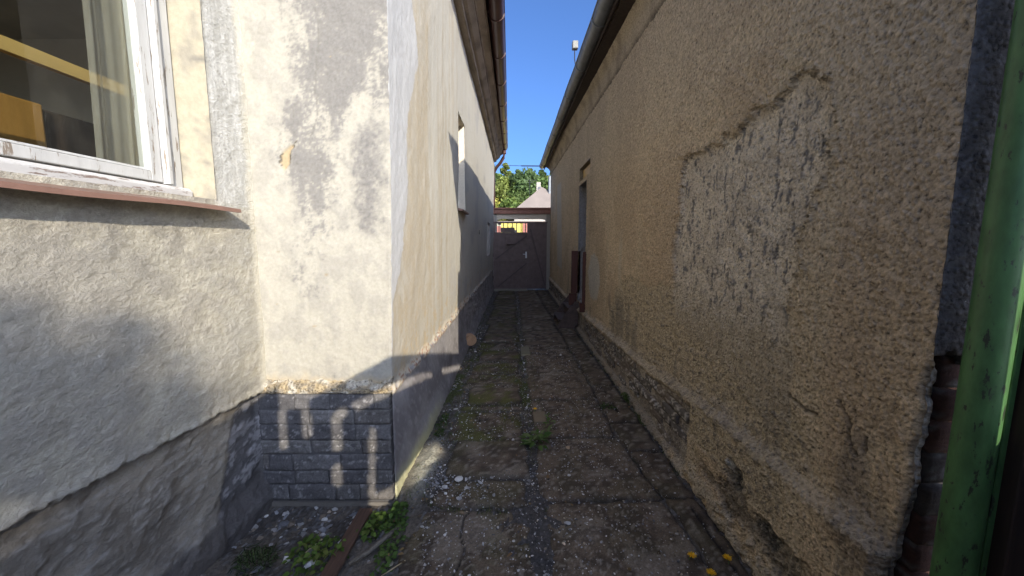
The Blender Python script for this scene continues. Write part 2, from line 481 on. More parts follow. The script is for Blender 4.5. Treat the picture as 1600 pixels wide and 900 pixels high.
band = smooth(.055, .02, np.abs(Z - led)) * smooth(-.1, .25, n_md + .5 * n_hi + .1)
col = mix(col, mix(C(.56, .49, .37), C(.30, .13, .08), smooth(.32, .5, n_hi + .3 * n_md)), band * .9)
far = smooth(4.8, 6.0, U)
col = mix(col, C(.40, .38, .37), far * plin * smooth(-.2, .4, n_md) * .8)
col = mix(col, C(.34, .33, .34), smooth(.25, .55, fbm(U * 1.1, Z * 1.4, 4, 77)) * .4 * (1 - plin) * smooth(3, 5, U))
hgt = .0016 * n_hi + .0025 * n_md + .012 * fbm(U * .8, Z * .6, 2, 78) * smooth(2.12, 2.6, U) - .005 * fresh * smooth(2.3, 2.12, U) * 0 + .012 * band - .004 * chips * smooth(1.3, .9, Z)
hgt += plin * (.012 + .004 * scr + far * .012 * fbm(U * 9, Z * 12, 3, 79)) + .03 * smooth(.25, 0, Z) * smooth(2.2, 3.2, U)
hgt -= .006 * smooth(2.5, 2.12, U) * plin
P = np.stack([left_x(U, Z) + hgt, U, Z], -1)
uc = .5 * (us[:-1] + us[1:]); vc = .5 * (vs[:-1] + vs[1:])
UC, VC = np.meshgrid(uc, vc, indexing='ij')
hole = ((UC > 4.62) & (UC < 5.20) & (VC > 1.97) & (VC < 3.12)) | ((UC > 9.6) & (UC < 10.6) & (VC > 1.22) & (VC < 2.10)) | ((UC > 7.28) & (UC < 7.36) & (((VC > 2.56) & (VC < 2.64)) | ((VC > 1.72) & (VC < 1.80))))
P[0, :, 0] = left_x(2.12, vs) + .004 * fbm(vs * 14, vs * 0 + 3, 3, 6); P[0, :, 1] = 2.124
link("wall", grid_mesh("alley_wall", P, col, ~hole), M_alley, lh)

def niche(y0, y1, z0, z1, x, depth, sgn, col, mat, parent, name="reveal"):
    """five sided recess behind an opening in a wall along the alley; sgn -1 = goes to -X"""
    xi = x + sgn * depth; xo = x - sgn * .004
    V = [(xo, y0, z0), (xo, y1, z0), (xo, y1, z1), (xo, y0, z1), (xi, y0, z0), (xi, y1, z0), (xi, y1, z1), (xi, y0, z1)]
    m = MB().add(V, [(0, 1, 5, 4), (1, 2, 6, 5), (2, 3, 7, 6), (3, 0, 4, 7), (4, 5, 6, 7)])
    return m.build(name, mat, parent, col=col)

x5 = float(left_x(4.9, 2.5))
niche(4.62, 5.20, 1.97, 3.12, x5, .16, -1, (.62, .56, .46), M_plain, lh)
w = MB().box(x5 - .155, x5 - .12, 4.64, 4.69, 2.0, 3.1).box(x5 - .155, x5 - .12, 5.13, 5.18, 2.0, 3.1).box(x5 - .155, x5 - .12, 4.69, 5.13, 2.0, 2.05).box(x5 - .155, x5 - .12, 4.69, 5.13, 3.05, 3.1).build("window", M_white, lh)
MB().box(x5 - .145, x5 - .139, 4.69, 5.13, 2.05, 3.05).build("pane", M_glass, w)
MB().prism([(x5 - .14, 2.005), (x5 + .05, 1.965), (x5 + .05, 1.945), (x5 + .003, 1.945), (x5 + .003, 1.955), (x5 - .14, 1.955)], 'y', 4.58, 5.24).build("window_sill", M_sillmetal, lh)
x10 = float(left_x(10.1, 1.6))
niche(9.6, 10.6, 1.22, 2.10, x10, .16, -1, (.36, .33, .30), M_plain, lh)
w = MB().box(x10 - .15, x10 - .10, 9.62, 10.58, 1.24, 2.08).build("window", M_darkwood, lh)
MB().box(x10 - .098, x10 - .09, 9.70, 10.5, 1.75, 2.02).build("pane", M_ochre, w)
x7 = float(left_x(7.3, 2.2))
for z in (2.56, 1.72):
    niche(7.28, 7.36, z, z + .08, x7, .12, -1, (.10, .09, .08), M_plain, lh, "vent_hole")

# --- cornice, roof, gutter, downpipe
gx = lambda y: -.20 - .0055 * (y - 4.8)
prof = [(-.02, 4.15), (.05, 4.155), (.085, 4.17), (.09, 4.22), (.13, 4.24), (.19, 4.30), (.195, 4.335), (.205, 4.335), (.215, 4.36), (.29, 4.40), (.295, 4.43), (.31, 4.43), (.31, 4.47), (-.02, 4.47)]
def sweep(prof, y0, y1, xf, name, mat, parent, col, n=60, wob=.003, seed=0):
    ys = np.linspace(y0, y1, n)
    P = np.zeros((n, len(prof), 3)); 
    for i, y in enumerate(ys):
        for j, (a, z) in enumerate(prof):
            P[i, j] = (xf(y) + a, y, z)
    w_ = fbm(P[..., 1] * 3, P[..., 0] * 9 + P[..., 2] * 11, 3, seed)
    P[..., 0] += wob * w_; P[..., 2] += wob * w_
    cc = mix(np.array(col) * np.ones(P.shape), np.array(col) * .62 * np.ones(P.shape), smooth(-.1, .6, fbm(P[..., 1] * 2.5, P[..., 2] * 8 + P[..., 0] * 8, 4, seed + 1)))
    return link(name, grid_mesh(name, P, cc, smooth_=False), mat, parent)
sweep(prof, 2.0, 12.35, lambda y: float(left_x(y, 4.2)), "cornice", M_plain, lh, (.36, .30, .235), 90, .004, 3)
MB().add([(-.24, 1.9, 4.60), (-.24, 12.5, 4.60), (-4.5, 12.5, 7.2), (-4.5, 1.9, 7.2)], [(0, 1, 2, 3)]).build("roof", M_beam, lh)
MB().add([(-.235, 1.9, 4.585), (-.29, 12.4, 4.585), (-1.6, 12.4, 4.585), (-1.6, 1.9, 4.585)], [(0, 1, 2, 3)]).box(-.42, -.345, 2.0, 12.35, 4.47, 4.58).build("soffit", M_darkwood, lh)
gut = MB()
arc = [(math.cos(a), math.sin(a)) for a in np.linspace(math.pi, 2 * math.pi, 13)]
def gutter(xf, zf, y0, y1, r, name, mat, parent, ring_ys, lip_side, n=40):
    ys = np.linspace(y0, y1, n); V = []; F = []
    secs = [(r * c, r * s_) for c, s_ in arc]
    secs = secs + [((r - .006) * c, (r - .006) * s_ + .001) for c, s_ in arc[::-1]]
    k = len(secs)
    for y in ys:
        for a, z in secs: V.append((xf(y) + a, y, zf(y) + z))
    for i in range(n - 1):
        for j in range(k): F.append((i * k + j, i * k + (j + 1) % k, (i + 1) * k + (j + 1) % k, (i + 1) * k + j))
    half = k // 2
    F.append(tuple(range(half))); F.append(tuple((n - 1) * k + j for j in range(half))[::-1])
    g = MB().add(V, F).build(name, mat, parent, smooth_=True)
    m = g.modifiers.new("es", 'EDGE_SPLIT'); m.split_angle = R(50)
    MB().tube([(xf(y) + lip_side * r, y, zf(y) + .004) for y in ys], .011, 8).build("gutter_lip", mat, g, smooth_=True)
    for y in ring_ys:
        rg = MB(); V = []; F = []
        for dy in (-.022, .022):
            for c, s_ in arc: V.append((xf(y) + (r + .010) * c, y + dy, zf(y) + (r + .010) * s_))
        for dy in (-.022, .022):
            for c, s_ in arc: V.append((xf(y) + (r - .002) * c, y + dy, zf(y) + (r - .002) * s_))
        q = 13
        for j in range(q - 1):
            F += [(j, j + 1, q + j + 1, q + j), (j, 2 * q + j, 2 * q + j + 1, j + 1), (q + j, q + j + 1, 3 * q + j + 1, 3 * q + j)]
        rg.add(V, F)
        rg.box(xf(y) - lip_side * r - .02, xf(y) - lip_side * r + .004, y - .014, y + .014, zf(y) - .02, zf(y) + .05)
        rg.build("gutter_bracket", mat, g)
    return g
lzf = lambda y: 4.56 + .008 * math.sin(y * 1.9 + 1)
gl = gutter(gx, lzf, 1.95, 12.15, .10, "gutter", M_brownpipe, lh, [3.2 + 1.02 * i for i in range(9)], 1)
xe = gx(12.05)
MB().tube([(xe, 12.0, 4.46), (xe, 12.0, 4.34), (xe - .03, 12.02, 4.22), (xe - .12, 12.1, 4.09), (xe - .26, 12.28, 3.97), (xe - .34, 12.42, 3.86), (xe - .36, 12.46, 3.7), (xe - .36, 12.46, 2.4)], .05, 12).build("downpipe", M_brownpipe, lh, smooth_=True)
MB().tube([(xe, 12.0, 4.40), (xe, 12.0, 4.33)], .058, 12).build("downpipe_collar", M_brownpipe, lh, smooth_=True)
# far end and hidden returns so that the house is a solid
MB().box(-4.4, -.66, 12.30, 12.345, 0, 4.4).build("wall", M_plain, lh, col=(.45, .42, .38))

# --- plinth of the pier: mortar backing, ledge, painted bricks
MB().box(-1.56, -.722, 2.101, 2.16, -.12, .692).build("plinth_backing", M_plain, lh, col=(.085, .083, .085))
us = np.linspace(-1.5, -.70, 110); vs = np.linspace(0, 1, 14)
U, T = np.meshgrid(us, vs, indexing='ij')
prf_y = np.interp(T, [0, .25, .6, 1], [2.10, 2.076, 2.085, 2.135]); prf_z = np.interp(T, [0, .25, .6, 1], [.672, .682, .715, .765])
nn = fbm(U * 20, T * 4, 4, 90, .6)
nick = smooth(.06, .0, np.abs(U + .79)) * smooth(.1, .3, T)
P = np.stack([U, prf_y - .006 * nn + .03 * nick * smooth(.5, .2, T), prf_z + .006 * fbm(U * 14, T * 3, 3, 91) - .012 * nick], -1)
col = mix(C(.40, .32, .20), C(.27, .23, .17), smooth(-.3, .4, nn)); col = mix(col, C(.50, .46, .38), smooth(.2, .6, fbm(U * 9, T * 2, 3, 92)))
link("plinth_ledge", grid_mesh("plinth_ledge", P, col), M_rough, lh)

def brick_mesh(seed, L, H, D, base, spots, spot_col, nx=12, nz=6):
    """one weathered brick; front face looks to -Y, origin at the front lower left corner, back open side closed by a box"""
    xs = np.linspace(0, L, nx); zs = np.linspace(0, H, nz)
    A, B = np.meshgrid(xs, zs, indexing='ij')
    e = np.minimum(np.minimum(A, L - A) / .012, np.minimum(B, H - B) / .012); e = np.clip(e, 0, 1)
    s = seed * 7.77
    yy = -.004 * fbm(A * 25 + s, B * 25, 3, seed) + .0045 * (1 - e) ** 2
    ii = nx * nz
    V = np.stack([A + .003 * fbm(B * 20 + s, A * 20, 2, seed + 3), yy, B + .003 * fbm(A * 12 - s, B * 20, 2, seed + 5)], -1)
    Bk = V.copy(); 
    idx = np.arange(nx * nz).reshape(nx, nz)
    F = np.stack([idx[:-1, :-1], idx[1:, :-1], idx[1:, 1:], idx[:-1, 1:]], -1).reshape(-1, 4).tolist()
    ring = list(idx[:, 0]) + list(idx[-1, 1:]) + list(idx[-2::-1, -1]) + list(idx[0, -2:0:-1])
    VV = V.reshape(-1, 3); back = VV[ring].copy(); back[:, 1] = D
    n0 = len(VV); k = len(ring)
    for i in range(k):
        F.append([ring[i], n0 + i, n0 + (i + 1) % k, ring[(i + 1) % k]])
    allv = np.concatenate([VV, back])
    t = smooth(spots, spots + .35, fbm(allv[:, 0] * 22 + s, allv[:, 2] * 30, 4, seed + 9, .7)) * .8
    cc = mix(np.array(base) * (1 + .25 * fbm(allv[:, 0] * 8 + s, allv[:, 2] * 9, 3, seed + 11)[:, None]), np.array(spot_col) * np.ones((len(allv), 3)), t)
    return np_mesh("brick", allv, np.array(F), cc)

# seven painted courses
LX0, LX1 = -1.50, -.722
z = .005
bases = [(.125, .121, .122), (.108, .104, .106), (.14, .134, .13), (.12, .112, .106), (.095, .092, .095)]
pm_cache = {}
for row, hrow in enumerate((.098, .086, .102, .083, .095, .090, .094)):
    x = LX0 - random.uniform(0, .15)
    while x < LX1 - .02:
        L = random.choice((.14, .20, .26, .28, .30))
        a = max(x, LX0); b = min(x + L, LX1)
        if LX1 - b < .05: b = LX1
        if b - a > .03:
            key = (round(b - a, 2), row)
            if key not in pm_cache:
                pm_cache[key] = brick_mesh(100 + len(pm_cache), b - a, hrow - random.uniform(.001, .005), .06, bases[len(pm_cache) % 5], random.choice((.36, .48, .6)), (.27, .262, .262), 30, 10)
            o = link("brick", pm_cache[key], M_brick, lh)
            o.location = (a - lh.location[0], 2.092 - lh.location[1] + random.uniform(-.004, .006), z - lh.location[2] + random.uniform(-.002, .002))
            o.rotation_euler = (random.uniform(-.02, .02), random.uniform(-.014, .014), random.uniform(-.015, .015))
        x = b + random.uniform(.002, .005)
    z += hrow + .003
MB().box(-1.5, -.716, 2.085, 2.13, -.12, -.006).build("footing", M_plain, lh, col=(.15, .138, .122))

# --- window wall, runs along the left of the camera
WY0, WY1, WZ0, WZ1 = -0.75, 1.87, 1.765, 3.25
us = np.unique(np.concatenate([np.linspace(-2.2, .3, 60), np.linspace(.31, 2.14, 190), [WY0, WY1]])); vs = np.unique(np.concatenate([np.linspace(-.12, 2.95, 330), np.linspace(2.97, 4.25, 40), [WZ0, WZ1]]))
U, Z = np.meshgrid(us, vs, indexing='ij')
n_lo = fbm(U * 1.6, Z * 1.4, 4, 130); n_md = fbm(U * 7, Z * 9, 4, 131, .6); n_hi = fbm(U * 30, Z * 52, 3, 132, .6)
swirl = fbm(U * 15 + Z * 6, Z * 42 - U * 5, 4, 133, .65); n_vf = fbm(U * 70, Z * 90, 2, 139)
base = mix(C(.42, .39, .315), C(.355, .33, .275), smooth(-.3, .4, n_md)) * (1 + .17 * n_vf + .14 * swirl)[..., None]
base = mix(base, C(.36, .345, .30), smooth(-.05, .55, n_lo + .25 * swirl) * .6)
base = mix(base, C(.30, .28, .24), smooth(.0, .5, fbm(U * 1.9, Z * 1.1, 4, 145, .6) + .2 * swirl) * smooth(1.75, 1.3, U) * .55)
base = mix(base, mix(C(.43, .42, .38), C(.52, .51, .47), smooth(-.2, .3, fbm(U * 45, Z * 3, 3, 134))), smooth(1.86, 1.90, U + .006 * n_md) * smooth(1.70, 1.78, Z))
base = mix(base, C(.62, .58, .47), smooth(2.06, 2.11, U + .02 * n_md) * .7)
lay = .69 + .012 * fbm(U * 5, U * 0, 3, 135) + .010 * fbm(U * 30, U * 0, 3, 136, .7)
low = smooth(lay + .004, lay - .004, Z)
lowc = mix(C(.33, .295, .24), C(.22, .195, .16), smooth(-.25, .45, fbm(U * 2.4, Z * 3.2, 4, 137)))
lowc = mix(lowc, C(.42, .40, .36), smooth(.2, .55, swirl + .4 * n_md) * .5)
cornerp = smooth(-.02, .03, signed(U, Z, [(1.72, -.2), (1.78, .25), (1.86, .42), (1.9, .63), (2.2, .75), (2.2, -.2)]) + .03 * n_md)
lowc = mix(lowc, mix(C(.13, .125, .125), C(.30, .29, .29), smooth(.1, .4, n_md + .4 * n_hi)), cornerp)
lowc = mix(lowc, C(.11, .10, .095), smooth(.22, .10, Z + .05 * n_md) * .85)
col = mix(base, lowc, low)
cr = polydist(U, Z, [(1.87, 2.42), (1.95, 2.40), (2.0, 2.33)]); cr = np.minimum(cr, polydist(U + .01 * n_md, Z, [(2.0, 1.70), (1.99, 1.66), (2.06, 1.64), (2.11, 1.60)]))
cr = np.minimum(cr, polydist(U + .01 * n_md, Z, [(1.87, 2.1), (1.93, 2.08), (1.98, 1.99)])); cr = np.minimum(cr, polydist(U + .012 * n_md, Z, [(1.7, 1.35), (1.8, 1.38), (1.86, 1.32), (1.95, 1.36)]))
ck = smooth(.0045, .001, cr); col = mix(col, C(.2, .19, .17), ck * .6)
hgt = .0022 * swirl + .0016 * n_hi + .0012 * n_vf + .0025 * n_md + .008 * n_lo - .003 * ck - low * (.036 - .004 * n_md - .006 * smooth(-.1, .4, fbm(U * 6, Z * 8, 3, 138))) + .010 * np.exp(-((Z - lay - .012) / .014) ** 2)
hgt += .05 * smooth(.20, .02, Z)
hgt -= .012 * cornerp * low
hgt *= smooth(2.14, 2.08, U) * .8 + .2
P = np.stack([WX(U) + hgt, U, Z], -1)
uc = .5 * (us[:-1] + us[1:]); vc = .5 * (vs[:-1] + vs[1:]); UC, VC = np.meshgrid(uc, vc, indexing='ij')
hole = (UC > WY0) & (UC < WY1) & (VC > WZ0) & (VC < WZ1)
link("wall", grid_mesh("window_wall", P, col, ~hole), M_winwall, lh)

# reveal: cream render on jamb and head
xf = lambda y: float(WX(y))
yj = WY1; depth = .115
rv = MB()
V = []
nz = 60
jz = np.linspace(WZ0, WZ1, nz); jt = np.linspace(0, 1, 12)
T, ZZ = np.meshgrid(jt, jz, indexing='ij')
Pj = np.stack([WX(yj) + .006 - T * (depth + .25), yj - .004 * fbm(ZZ * 16, T * 3, 3, 140) - .012 * T, ZZ], -1)
cj = mix(C(.36, .325, .24), C(.285, .26, .205), smooth(.1, .5, fbm(ZZ * 7, T * 2.5, 4, 141)))
ckj = np.minimum(np.minimum(np.abs(ZZ - 2.42 - .02 * T), np.abs(ZZ - 2.15 + .03 * fbm(T * 4, T * 0, 2, 3))), np.abs(ZZ - 1.93 - .09 * T))
cj = mix(cj, C(.16, .15, .13), smooth(.006, .002, ckj) * .8)
link("reveal", grid_mesh("reveal", Pj, cj), M_plain, lh)
MB().box(xf(1) - .40, xf(WY1) - .004, WY0, WY1, WZ1, WZ1 + .02).build("reveal", M_plain, lh, col=(.6, .56, .46))
MB().box(xf(0) - .40, xf(WY0) - .004, WY0 - .02, WY0, WZ0, WZ1).build("reveal", M_plain, lh, col=(.6, .56, .46))

# window: outer frame, sash, panes, sill board, metal sill
fx = xf(1.5) - depth                     # outer face of the frame
fr = MB()
fr.box(fx - .08, fx, WY1 - .075, WY1 - .012, WZ0 + .01, WZ1).box(fx - .08, fx, WY0, WY0 + .07, WZ0 + .01, WZ1).box(fx - .08, fx, WY0 + .07, WY1 - .075, WZ1 - .07, WZ1)
win = fr.build("window", M_white, lh, bevel=.004)
MB().box(fx - .03, fx + .014, WY1 - .098, WY1 - .077, WZ0 + .06, WZ1 - .07).build("rebate_strip", M_white, win, bevel=.003)
yc_ = .62
for (a, b) in ((WY0 + .075, yc_ - .005), (yc_ + .005, WY1 - .102)):
    s_ = MB()
    s_.box(fx - .065, fx - .012, a, a + .055, WZ0 + .065, WZ1 - .075).box(fx - .065, fx - .012, b - .055, b, WZ0 + .065, WZ1 - .075)
    s_.box(fx - .065, fx - .012, a + .055, b - .055, WZ0 + .065, WZ0 + .108).box(fx - .065, fx - .012, a + .055, b - .055, WZ1 - .13, WZ1 - .075)
    so = s_.build("sash", M_white, win, bevel=.004)
    MB().box(fx - .045, fx - .041, a + .055, b - .055, WZ0 + .108, WZ1 - .13).build("pane", M_glass, win)
    MB().prism([(fx - .038, WZ0 + .1085), (fx - .0121, WZ0 + .1085), (fx - .038, WZ0 + .122)], 'y', a + .056, b - .056).build("putty", M_white, win)
MB().prism([(fx - .1, WZ0 - .005), (fx + .045, WZ0 - .005), (fx + .045, WZ0 + .035), (fx + .03, WZ0 + .05), (fx - .1, WZ0 + .06)], 'y', WY0, WY1 - .013).build("sill_board", M_whiteh, lh, bevel=.004)
n = 40
ys = np.linspace(-2.0, 1.90, n)
top = []; 
sm = MB(); V = []; F = []
for y in ys:
    xw = xf(min(y, 1.87)); wv = .003 * math.sin(y * 9) 
    for (a, zz) in ((fx - .02 - xw, WZ0 + .002), (.10, WZ0 - .042 + wv), (.104, WZ0 - .060 + wv), (.092, WZ0 - .060 + wv), (.09, WZ0 - .046 + wv), (fx - .02 - xw, WZ0 - .006)):
        V.append((xw + a, y, zz))
for i in range(n - 1):
    for j in range(6): F.append((i * 6 + j, i * 6 + (j + 1) % 6, (i + 1) * 6 + (j + 1) % 6, (i + 1) * 6 + j))
F += [tuple(range(6)), tuple((n - 1) * 6 + j for j in range(6))[::-1]]
sm.add(V, F).build("window_sill", M_sillmetal, lh)

# room behind the window
rm = MB()
rx0, rx1, ry0, ry1, rz0, rz1 = -5.2, fx - .30, -2.4, 3.6, .6, 3.4
rm.add([(rx0, ry0, rz0), (rx1, ry0, rz0), (rx1, ry1, rz0), (rx0, ry1, rz0), (rx0, ry0, rz1), (rx1, ry0, rz1), (rx1, ry1, rz1), (rx0, ry1, rz1)],
       [(0, 1, 2, 3), (4, 5, 6, 7), (0, 1, 5, 4), (2, 3, 7, 6)]).box(rx0, rx0 + .05, ry0, ry1, rz0, 1.0).box(rx0, rx0 + .05, ry0, ry1, 3.3, rz1).box(rx0, rx0 + .05, 2.8, ry1, 1.0, 3.3).build("room_shell", M_room, lh)  # unseen opening left in the far wall to brighten the room
MB().box(-4.5, -1.56, -2.25, -2.2, 0, 4.4).build("wall", M_plain, lh, col=(.5, .47, .4))
MB().add([(-1.2, -2.4, 4.3), (-1.2, 1.95, 4.3), (-4.5, 1.95, 6.6), (-4.5, -2.4, 6.6)], [(0, 1, 2, 3)]).build("roof", M_beam, lh)

tag(MB().bar((-2.02, -.6, 2.335), (-2.02, 2.3, 2.335), .035, .055).build("shelf_board", M_pole), "long yellow wooden board seen level behind the window glass", "board")
tag(MB().box(-2.95, -2.38, -.8, 1.97, .62, 2.25).build("cupboard", M_ochre, bevel=.01), "ochre wooden cupboard inside the room behind the window", "cupboard")
tag(MB().box(-2.9, -2.42, 2.0, 2.7, .62, 2.24).build("cabinet", M_darkwood, bevel=.01), "dark cabinet beside the ochre cupboard behind the window", "cabinet")
cu = np.linspace(1.63, 1.90, 160); cvz = np.linspace(1.62, 3.2, 12)
U, Z = np.meshgrid(cu, cvz, indexing='ij')
Xc = fx - .17 + .022 * np.sin(U * 58 + .8 * np.sin(U * 17)) + .008 * np.sin(U * 131)
tag(link("curtain", grid_mesh("curtain", np.stack([Xc, U + .01 * np.sin(Z * 3), Z], -1), None), M_curtain), "sheer grey beige curtain hanging in folds behind the window glass", "curtain")

# ================================================================== RIGHT HOUSE
rh = thing("roughcast_house", "brown roughcast house on the right with grey gutter and patched wall", "house", (1.2, 1.02, 0))
RX = lambda u: 1.19 + .0062 * (u - 1.0)
us = gsp(1.02, 12.3, .0075, 1.0052, (6.2, 6.90, 5.95, 6.88))
vs = np.unique(np.concatenate([np.linspace(-.1, 2.45, 330), np.linspace(2.46, 3.8, 110), [2.58, 2.65, 2.87, .50]]))
U, Z = np.meshgrid(us, vs, indexing='ij')
n_lo = fbm(U * 1.1, Z * .9, 4, 200); n_md = fbm(U * 6, Z * 6, 4, 201, .6); n_hi = fbm(U * 32, Z * 32, 3, 202, .65); n_vf = fbm(U * 120, Z * 120, 2, 203, .7)
strk = fbm(U * 2.4, Z * .25, 4, 204, .6)
base = mix(C(.62, .485, .315), C(.52, .395, .255), smooth(-.35, .4, n_lo + .5 * n_md))
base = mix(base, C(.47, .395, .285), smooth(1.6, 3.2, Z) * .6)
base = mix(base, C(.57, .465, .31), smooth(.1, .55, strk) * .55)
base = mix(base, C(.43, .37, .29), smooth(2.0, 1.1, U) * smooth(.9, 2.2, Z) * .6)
hgt = .0046 * n_vf + .0030 * n_hi + .004 * n_md + .006 * n_lo
base = base * (1 + .22 * n_vf + .16 * n_hi)[..., None]
# big patch of bare grey render
patch = [(2.676, 2.13), (2.45, 2.12), (2.18, 2.145), (1.927, 2.168), (1.75, 2.21), (1.62, 2.27), (1.571, 2.23), (1.485, 2.143), (1.441, 2.0), (1.461, 1.79), (1.556, 1.63), (1.56, 1.45), (1.571, 1.277), (1.53, 1.1), (1.518, .957), (1.56, .80), (1.72, .74), (1.95, .80), (2.3, .90), (2.7, 1.0), (2.771, 1.263), (2.737, 1.456)]
sd = signed(U, Z, patch) + .045 * n_md + .018 * n_hi + .012 * n_vf
pk = smooth(-.004, .005, sd)
fade = smooth(.95, 1.35, Z + .12 * n_md)
scour = fbm(U * 26, Z * 7, 4, 205, .65)
pc = mix(C(.66, .565, .43), C(.56, .475, .36), smooth(-.2, .4, n_md))
pc = mix(pc, C(.135, .135, .14), smooth(.36, .66, scour + .35 * n_hi) * .85)
pc = mix(pc, C(.42, .34, .225), (1 - fade) * .8)
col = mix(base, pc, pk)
hgt = hgt - pk * (.019 * fade + .004) + .004 * pk * scour - .005 * pk * smooth(.3, .6, scour) + .009 * np.exp(-((sd + .006) / .014) ** 2) * fade * (1 - pk) * (1 + n_hi)
# coarse bare zone lower down
low = [(2.4, 1.0), (2.78, 1.27), (3.3, 1.16), (3.78, 1.24), (4.2, 1.1), (4.6, .7), (4.6, .3), (1.5, .3), (1.45, .8), (1.6, .95)]
s2 = signed(U, Z, low) + .05 * n_md + .015 * n_hi
lk = smooth(-.008, .012, s2) * (1 - pk)
coarse = fbm(U * 24, Z * 24, 4, 206, .7)
lc = mix(C(.55, .45, .30), C(.43, .35, .235), smooth(-.3, .3, coarse)); lc = mix(lc, C(.17, .15, .125), smooth(.4, .7, coarse) * .8)
col = mix(col, lc, lk * .9); hgt -= lk * (.007 - .006 * coarse)
st = smooth(.3, .65, fbm(U * 3.2, Z * .8, 4, 207)) * smooth(1.1, .8, Z); col = mix(col, C(.15, .14, .125), st * .5)
# smaller repairs: oval by the door, pale strip far along, pale drips
ov = smooth(-.02, .03, .30 - np.hypot((U - 5.5) * .75, (Z - 1.05) * .85) + .03 * n_md); col = mix(col, C(.56, .52, .44), ov * .85); hgt += .004 * ov
stp = smooth(-.01, .02, signed(U, Z, [(9.2, .9), (10.2, .95), (10.45, 3.12), (9.6, 3.1)]) + .02 * n_md); col = mix(col, C(.50, .47, .41), stp * .8)
drp = smooth(.10, .02, np.abs(U - 4.15 + .05 * n_lo)) * smooth(1.75, 1.5, Z) * smooth(1.0, 1.2, Z); col = mix(col, C(.56, .49, .36), drp * .6)
drp = smooth(.08, .02, np.abs(U - 7.3)) * smooth(1.7, 1.5, Z) * smooth(.5, .7, Z + .2 * n_md); col = mix(col, C(.55, .5, .42), drp * smooth(-.1, .3, n_md + n_hi) * .8)
# plinth with a sloping mortar ledge
Lz = np.interp(U, [1, 1.4, 2.2, 3.4, 6.7, 12.4], [.61, .615, .60, .50, .40, .46]) + .012 * n_lo + .010 * n_md
t = Lz - Z
pl = smooth(0, .06, t)
hgt = hgt + .045 * pl
lb = smooth(.07, .02, np.abs(t - .025 + .015 * n_md)) * (.35 + .65 * smooth(-.15, .25, n_md + .6 * n_lo)); col = mix(col, mix(C(.40, .335, .255), C(.50, .42, .315), smooth(-.2, .3, n_hi)), lb * .85); hgt += .010 * lb * (1 + .8 * n_hi)
BRK0 = 2.34
bz = smooth(-.02, .03, np.minimum(np.minimum(U - BRK0 - .03 * n_md, t - .085), Z - .03) + .02 * n_md + .008 * n_hi)
col = mix(col, mix(C(.27, .235, .195), C(.42, .365, .29), smooth(-.2, .3, n_md)), bz); hgt -= bz * .034
# near foot strip and broken cavities
ft = smooth(.17, .11, Z + .05 * n_md) * (1 - bz) * smooth(-.3, .1, n_md + .4 * n_hi); col = mix(col, C(.55, .47, .35), ft * .9); hgt += .018 * ft
tear = smooth(.012, -.012, np.abs(Z - .20 - .04 * n_md) - .035 - .05 * smooth(.0, .4, fbm(U * 4, Z * 2, 3, 208))) * smooth(2.3, 2.0, U) * smooth(1.25, 1.4, U)
cav = smooth(.02, -.03, np.minimum(np.hypot((U - 1.80), (Z - .345) * 1.1) - .085, np.hypot((U - 1.56) * .8, (Z - .24) * 1.2) - .06) + .03 * n_md)
dk = np.clip(tear * .7 + cav, 0, 1) * (1 - bz)
col = mix(col, mix(C(.10, .095, .085), C(.26, .23, .18), smooth(0, .5, n_hi + .3 * n_md)), dk); hgt -= dk * (.028 - .012 * n_hi)
wf = smooth(.035, .015, np.hypot((U - 1.86), (Z - .375) * .8)); col = mix(col, C(.62, .59, .52), wf); hgt += .02 * wf
ck = np.minimum(polydist(U + .012 * n_md, Z, [(1.30, .98), (1.255, .93), (1.25, .86), (1.22, .82)]), polydist(U + .012 * n_md, Z, [(1.19, .90), (1.185, .85)]))
ck = np.minimum(ck, polydist(U + .02 * n_md, Z, [(1.55, .9), (1.45, .875), (1.38, .88)]))
ck = np.minimum(ck, polydist(U + .02 * n_md, Z, [(3.95, 1.2), (3.96, 1.0), (3.9, .8)]))
kk = smooth(.010, .003, ck); col = mix(col, C(.06, .055, .05), kk * .85); hgt -= .012 * kk
# darker towards the foot, far along
col = mix(col, C(.16, .145, .125), smooth(.10, 0, Z) * smooth(2.4, 3, U) * .7)
# broken corner near the camera
br = np.interp(Z, [.2, .52, .62, .78, .95, 1.1, 1.2, 1.26], [1.16, 1.075, 1.06, 1.045, 1.035, 1.038, 1.022, 1.0]) + .012 * fbm(Z * 8, Z * 0, 3, 261) + .004 * fbm(Z * 34, Z * 0, 2, 262)
bk = smooth(.014, -.004, U - br); col = mix(col, mix(C(.36, .33, .28), C(.2, .17, .14), smooth(-.1, .3, n_hi)), bk); hgt = hgt * (1 - bk) - bk * .028
hgt *= np.where(U < 1.0201, .35, 1)
P = np.stack([RX(U) - hgt, np.where(Z < 1.26, np.maximum(U, br), U), Z], -1)
uc = .5 * (us[:-1] + us[1:]); vc = .5 * (vs[:-1] + vs[1:]); UC, VC = np.meshgrid(uc, vc, indexing='ij')
COVE = lambda y: 3.42 + .034 * (y - 3.1)
hole = ((UC > 6.2) & (UC < 6.90) & (VC > .50) & (VC < 2.58)) | ((UC > 5.95) & (UC < 6.88) & (VC > 2.65) & (VC < 2.87)) | (VC > COVE(UC) + .03)
link("wall", grid_mesh("roughcast_wall", P, col, ~hole, flip=True), M_rough, rh)

